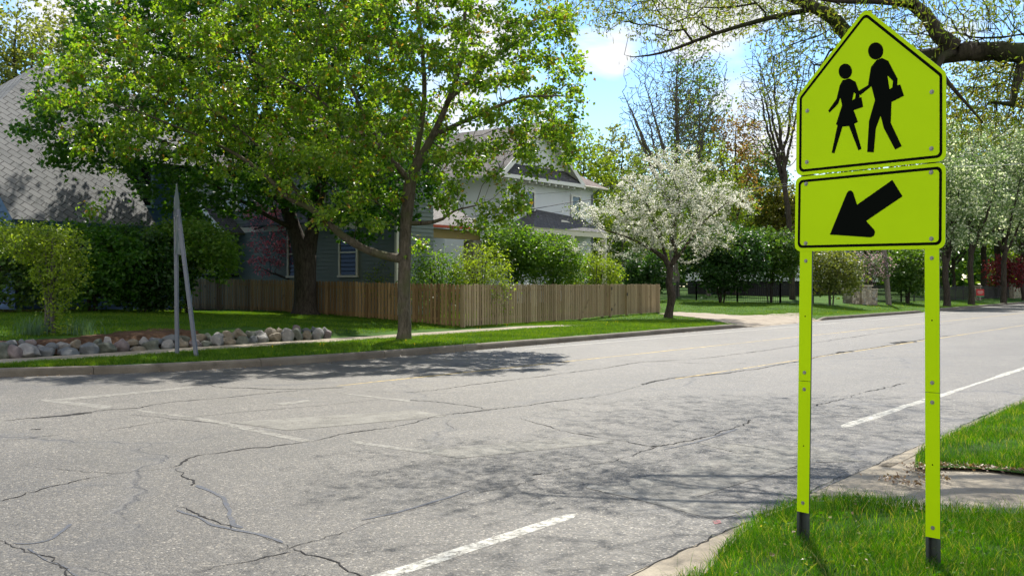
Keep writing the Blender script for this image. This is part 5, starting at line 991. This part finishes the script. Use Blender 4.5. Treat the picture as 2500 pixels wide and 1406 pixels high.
# --- grey-green house: wall perpendicular to the road; w runs back from Qs
S_ = np.array([.17, 36.4, 0]); T = lambda w, u, z: S_+BK3*w+D3*u+UPV*z; LFT = -DU
hg = empty('house', [*T(13, 4, 0)[:2], .6], 'grey-green clapboard house with a gabled bay behind the side fence', 'house')
lap('wall', T(6.2, 0, 0), T(21.5, 0, 0), .3, 7.3, LFT, M['sage'], hg, .17); lap('wall', T(6.2, .02, 0), T(6.2, 2.2, 0), .3, lambda t: 7.2+1.6*(1-abs(2*t-1)), FR, M['sage'], hg, .17); lap('wall', T(6.2, 2.2, 0), T(12, 2.2, 0), .3, 7.2, DU, M['sage'], hg, .17)
lap('wall', T(12, 2.2, 0), T(12, 8.5, 0), .3, 7.3, FR, M['sage'], hg, .17); lap('wall', T(12, 8.5, 0), T(21.5, 8.5, 0), .3, 7.3, DU, M['sage'], hg, .17)
slab([T(21.9, -.5, 7.0), T(11.5, -.5, 7.0), T(14., 4.25, 10.6), T(19.5, 4.25, 10.6)], .15, M['roof_grey'], 'roof', hg, under=M['cream']); slab([T(11.5, 9., 7.0), T(21.9, 9., 7.0), T(19.5, 4.25, 10.6), T(14., 4.25, 10.6)], .15, M['roof_grey'], 'roof', hg, under=M['cream']); slab([T(11.5, -.5, 7.0), T(11.5, 9., 7.0), T(14., 4.25, 10.6)], .15, M['roof_grey'], 'roof', hg, under=M['cream'])
slab([T(12.6, -.45, 6.95), T(5.8, -.45, 6.95), T(5.8, 1.1, 9.0), T(13.2, 1.1, 9.0)], .12, M['roof_grey'], 'roof', hg, under=M['cream']); slab([T(5.8, 2.65, 6.95), T(12.6, 2.65, 6.95), T(13.2, 1.1, 9.0), T(5.8, 1.1, 9.0)], .12, M['roof_grey'], 'roof', hg, under=M['cream'])
# bay with its own gable
lap('bay_wall', T(16.6, -.85, 0), T(19.2, -.85, 0), 2.15, lambda t: 4.2+1.1*(1-abs(2*t-1)), LFT, M['sage'], hg, .12); lap('bay_wall', T(16.6, -.85, 0), T(16.6, 0, 0), 2.15, 4.2, FR, M['sage'], hg, .12)
MB().box(T(17.9, -.42, 2.1), BK3*1.3, D3*.42, UPV*.05).build('bay_floor', M['dark'], hg)
for w0, w1, a in ((16.1, 17.9, 0), (19.7, 17.9, 0)):
    slab([T(w0, -1.25, 4.1), T(w0, .1, 4.1), T(w1, .1, 5.45), T(w1, -1.25, 5.45)], .1, M['roof_dark'], 'bay_roof', hg, under=M['tan']); d = T(w1, -1.28, 5.38)-T(w0, -1.28, 4.03); MB().bar(T(w0, -1.28, 4.03), T(w1, -1.28, 5.38), .06, .2).build('bargeboard', M['white'], hg)
for w in (17.35, 18.4): window(hg, T(w, -.87, 3.1), BK, LFT, .62, 1.55, M['cream'], sash=False)
MB().bar(T(16.65, -.9, 3.98), T(19.2, -.9, 3.98), .05, .18).build('frieze_board', M['cream'], hg)
MB().bar(T(6.2, -.03, 4.25), T(16.5, -.03, 4.25), .05, .26).build('frieze_board', M['cream'], hg); MB().box(T(6.2, 0, 3.8), BK3*.06, D3*.06, UPV*3.5).build('corner_board', M['cream'], hg); MB().box(T(21.5, -.02, 3.8), BK3*.06, D3*.06, UPV*3.5).build('corner_board', M['cream'], hg)
for w in (12.4, 9.0): window(hg, T(w, -.01, 3.05), BK, LFT, 1.0, 1.95, M['cream'])
window(hg, T(16.2, -.01, 6.0), BK, LFT, .8, 1.5, M['cream'], curtain=True); window(hg, T(17.5, -.01, 6.0), BK, LFT, .8, 1.5, M['cream']); window(hg, T(11, -.01, 6.), BK, LFT, .9, 1.5, M['cream'])
slab([T(15.2, -.9, 4.35), T(9.5, -.9, 4.35), T(9.5, .0, 4.95), T(15.2, .0, 4.95)], .08, M['roof_dark'], 'pent_roof', hg)
# --- tan porch in front of the next gable
A_ = P(1192, 560, 47); PP = lambda a, w, z: np.array([A_[0], A_[1], 0])-D3*a+BK3*w+UPV*z; ez = A_[2]
hp = empty('porch_house', [*PP(3, 3, 0)[:2], .5], 'tan porch with rust-red gutter and square columns left of the white house', 'porch')
slab([PP(7.5, 0, ez+.02), PP(0, 0, ez+.02), PP(0, 5., ez+2.6), PP(7.5, 5., ez+2.6)], .1, M['roof_grey'], 'roof', hp, under=M['tan'])
MB().bar(PP(7.6, -.07, ez-.02), PP(0, -.07, ez-.02), .12, .12).build('gutter', M['redtrim'], hp)
MB().bar(PP(7.4, .3, ez-.32), PP(.35, .3, ez-.32), .2, .42).build('beam', M['tan'], hp)
for a in (.75, 5.6): MB().box(PP(a, .35, (ez-.55+.2)/2), D3*.3, BK3*.3, UPV*((ez-.55-.2)/2)).build('column', M['brick_tan'], hp)
MB().box(PP(3.7, 2.9, (ez+.9)/2), D3*3.7, BK3*.1, UPV*((ez+.9)/2)).build('wall', M['stucco'], hp); window(hp, PP(3.05, 2.79, 2.95), DU, FR, .72, 1.35, M['white'])
MB().box(PP(3.7, 1.4, .9), D3*3.7, BK3*1.4, UPV*.5).build('porch_floor', M['brick_tan'], hp)
# --- white house
Wc = np.array([-.29, 53., 0]); WW = lambda a, w, z: Wc+D3*a+BK3*w+UPV*z; we = 7.7
hw = empty('house', [*WW(4.2, 5, 0)[:2], .6], 'white stucco house with a steep front gable and low dark porch roof', 'house')
b = MB(); b.prism([WW(0, 0, .2), WW(8.5, 0, .2), WW(8.5, 0, we), WW(0, 0, we)], BK3*.12); b.prism([WW(0, .12, .2), WW(0, 10, .2), WW(0, 10, we), WW(0, .12, we)], D3*.12); b.prism([WW(8.38, .12, .2), WW(8.38, 10, .2), WW(8.38, 10, we), WW(8.38, .12, we)], D3*.12); b.build('wall', M['stucco'], hw)
gcx, gh = 2.75, 4.0; gp = 10.75
MB().prism([WW(gcx-gh+.25, .02, we+.0), WW(gcx+gh-.25, .02, we+.0), WW(gcx, .02, gp-.25)], BK3*.1).build('gable_wall', M['stucco'], hw)
slab([WW(gcx-gh, 9, we-.2), WW(gcx-gh, -.55, we-.2), WW(gcx, -.55, gp), WW(gcx, 9, gp)], .14, M['roof_grey'], 'roof', hw, under=M['white']); slab([WW(gcx+gh, -.55, we-.2), WW(gcx+gh, 9, we-.2), WW(gcx, 9, gp), WW(gcx, -.55, gp)], .14, M['roof_brown'], 'roof', hw, under=M['white'])
for s in (-1, 1): MB().bar(WW(gcx+s*gh, -.6, we-.33), WW(gcx, -.6, gp-.13), .05, .26).build('bargeboard', M['white'], hw)
slab([WW(gcx-gh+.2, -.62, we-.12), WW(gcx+gh-.3, -.62, we-.12), WW(gcx+gh-.6, .05, we+.62), WW(gcx-gh+.5, .05, we+.62)], .07, M['roof_dark'], 'pent_roof', hw)
MB().bar(WW(gcx-gh+.2, -.66, we-.24), WW(gcx+gh-.3, -.66, we-.24), .05, .2).build('fascia', M['white'], hw)
for a in np.arange(gcx-gh+.7, gcx+gh-.5, .62): MB().box(WW(a, -.3, we-.36), D3*.06, BK3*.28, UPV*.1).build('bracket', M['white'], hw)
slab([WW(6.6, -.55, we-.15), WW(9.2, -.55, we-.15), WW(5.0, 4.6, we+3.)], .12, M['roof_brown'], 'roof', hw, under=M['cream']); slab([WW(9.2, -.55, we-.15), WW(9.2, 10.4, we-.15), WW(5., 4.6, we+3.)], .12, M['roof_brown'], 'roof', hw, under=M['cream'])
V, q = tube([WW(9.25, -.6, we-.22), WW(6.6, -.6, we-.22)], .06, 8); mk('gutter', V, q, M['cream'], hw)
V, q = tube([WW(8.3, -.55, we-.3), WW(8.3, -.07, we-.6), WW(8.3, -.07, .4)], .045, 8); mk('downspout', V, q, M['galv'], hw)
window(hw, WW(6.55, 0, 6.0), DU, FR, .78, 1.72, M['white'], fw=.13); window(hw, WW(2.0, 0, 5.95), DU, FR, .72, 1.72, M['white'], fw=.13)
# one-storey hipped porch in front
py = 4.7; pd = -2.1; slab([WW(-.4, pd, py), WW(6.9, pd, py), WW(7.2, .0, py+.95), WW(2.7, .0, py+1.2)], .12, M['roof_dark'], 'porch_roof', hw, under=M['cream']); slab([WW(-.4, .0, py), WW(-.4, pd, py), WW(2.7, .0, py+1.2)], .12, M['roof_dark'], 'porch_roof', hw, under=M['cream']); slab([WW(6.9, pd, py), WW(8.6, .0, py), WW(7.2, .0, py+.95)], .12, M['roof_dark'], 'porch_roof', hw, under=M['cream'])
MB().bar(WW(-.3, pd+.06, py-.2), WW(6.8, pd+.06, py-.2), .08, .22).build('porch_beam', M['cream'], hw)
for a in (-.1, 3.3, 6.6): MB().box(WW(a, pd+.1, (py-.3+.3)/2), D3*.11, BK3*.11, UPV*((py-.6)/2)).build('porch_column', M['cream'], hw)
# --- low pale house far behind the iron fence
c = P(1930, 700, 96); hf = empty('house', [c[0], c[1], gz(c[0], c[1])], 'low pale house with dark basement band, far behind the iron fence', 'house')
MB().box(c+UPV*1.9, D3*14, BK3*4, UPV*1.4).build('wall', M['stucco'], hf); MB().box(c-UPV*.2, D3*13.8, BK3*3.9, UPV*.75).build('basement', M['dark'], hf)
slab([c-D3*14.6+FR[0]*0+np.array([*FR, 0])*4.6+UPV*3.25, c+D3*14.6+np.array([*FR, 0])*4.6+UPV*3.25, c+D3*11+UPV*4.9, c-D3*11+UPV*4.9], .15, M['roof_dark'], 'roof', hf)
for a in (-9, -4, 1, 6, 11): window(hf, c+D3*a+np.array([*FR, 0])*4.02+UPV*2.2, DU, FR, 1.1, 1.5, M['white'])
# ------------------------------------------------------------------ light, sky, camera
AZ, ELV = R(9.), R(53.)         # sun behind the scene, slightly right of the view direction
sd_ = Vector((math.sin(AZ)*math.cos(ELV), math.cos(AZ)*math.cos(ELV), math.sin(ELV)))
L = bpy.data.lights.new('sun', 'SUN'); L.energy = 4.8; L.angle = R(.53); L.color = (1., .95, .86)
so = bpy.data.objects.new('sun', L); COL.objects.link(so); so.rotation_euler = sd_.to_track_quat('Z', 'Y').to_euler()
w = bpy.data.worlds.new('World'); SC.world = w; w.use_nodes = True; t = w.node_tree; t.nodes.clear()
def wn(typ, **k):
    n = t.nodes.new('ShaderNode'+typ)
    for a, v in k.items(): setattr(n, a, v)
    return n
sky = wn('TexSky', sky_type='NISHITA', sun_disc=False); sky.sun_elevation = ELV; sky.sun_rotation = AZ; sky.air_density = 1.; sky.dust_density = .05; sky.ozone_density = 2.5; sky.altitude = 200
tc = wn('TexCoord'); mp = wn('Mapping'); mp.inputs['Scale'].default_value = (1., 1., 2.1); t.links.new(tc.outputs['Generated'], mp.inputs[0])
nz = wn('TexNoise'); nz.inputs['Scale'].default_value = 4.2; nz.inputs['Detail'].default_value = 9; nz.inputs['Roughness'].default_value = .55; nz.inputs['Distortion'].default_value = .25; t.links.new(mp.outputs[0], nz.inputs[0])
am = wn('Math', operation='MULTIPLY_ADD'); am.inputs[1].default_value = 1.7; am.inputs[2].default_value = -.36; t.links.new(nz.outputs[0], am.inputs[0]); acc = am.outputs[0]
# unseen bright cloud bank, added behind the camera to fill the shaded sides
sx = wn('SeparateXYZ'); t.links.new(tc.outputs['Generated'], sx.inputs[0])
bk_ = wn('MapRange', interpolation_type='SMOOTHSTEP'); bk_.inputs[1].default_value = .25; bk_.inputs[2].default_value = -.35; t.links.new(sx.outputs[1], bk_.inputs[0])
a2_ = wn('Math', operation='MULTIPLY_ADD'); a2_.inputs[1].default_value = .30; t.links.new(bk_.outputs[0], a2_.inputs[0]); t.links.new(acc, a2_.inputs[2]); acc = a2_.outputs[0]
for (px, py, r, a) in ((1475, 115, 2.6, .2), (1720, 25, 4.4, .2), (1850, 275, 4., .18), (1560, 300, 5, -.12), (2420, 60, 6, .12), (1600, 130, 2.5, -.12), (1370, 40, 4.5, -.2), (300, 60, 9, .25), (1050, 120, 10, .2), (1340, 250, 4, -.1), (1560, 60, 3, -.08)):
    d = Vector(((px-CX)/F, 1, (HY-py)/F)).normalized(); vm = wn('VectorMath', operation='DOT_PRODUCT'); nv = wn('VectorMath', operation='NORMALIZE'); t.links.new(tc.outputs['Generated'], nv.inputs[0]); t.links.new(nv.outputs[0], vm.inputs[0]); vm.inputs[1].default_value = d
    mr = wn('MapRange', interpolation_type='SMOOTHSTEP'); mr.inputs[1].default_value = math.cos(R(r)); mr.inputs[2].default_value = 1; mr.inputs[4].default_value = a; t.links.new(vm.outputs['Value'], mr.inputs[0])
    ad = wn('Math', operation='ADD'); t.links.new(acc, ad.inputs[0]); t.links.new(mr.outputs[0], ad.inputs[1]); acc = ad.outputs[0]
cr = wn('ValToRGB'); cr.color_ramp.elements[0].position = .57; cr.color_ramp.elements[1].position = .74; t.links.new(acc, cr.inputs[0])
mx = wn('Mix', data_type='RGBA'); t.links.new(cr.outputs[0], mx.inputs[0]); hs = wn('HueSaturation'); hs.inputs['Saturation'].default_value = 1.12; hs.inputs['Value'].default_value = .74; t.links.new(sky.outputs[0], hs.inputs['Color']); t.links.new(hs.outputs[0], mx.inputs[6]); ck = wn('Mix', data_type='RGBA'); t.links.new(bk_.outputs[0], ck.inputs[0]); ck.inputs[6].default_value = (3.5, 3.55, 3.65, 1); ck.inputs[7].default_value = (4.6, 4.5, 4.4, 1); t.links.new(ck.outputs[2], mx.inputs[7])
bg = wn('Background'); bg.inputs[1].default_value = .15; t.links.new(mx.outputs[2], bg.inputs[0]); ow = wn('OutputWorld'); t.links.new(bg.outputs[0], ow.inputs[0])
cam = bpy.data.cameras.new('camera'); co = bpy.data.objects.new('camera', cam); COL.objects.link(co); cam.sensor_width = 36; cam.lens = F/2500*36; cam.shift_y = -(703-HY)/2500; cam.clip_end = 4000; cam.clip_start = .05
co.location = (0, 0, H); co.rotation_euler = (R(90), 0, 0); SC.camera = co
vs = SC.view_settings; vs.view_transform = 'Standard'; vs.look = 'None'; vs.gamma = 1; vs.exposure = .95; vs.use_curve_mapping = False
cy = SC.cycles; cy.max_bounces = 7; cy.diffuse_bounces = 3; cy.glossy_bounces = 2; cy.transmission_bounces = 4; cy.transparent_max_bounces = 4; cy.use_adaptive_sampling = True; cy.adaptive_threshold = .02; cy.caustics_reflective = False; cy.caustics_refractive = False; cy.sample_clamp_indirect = 6.
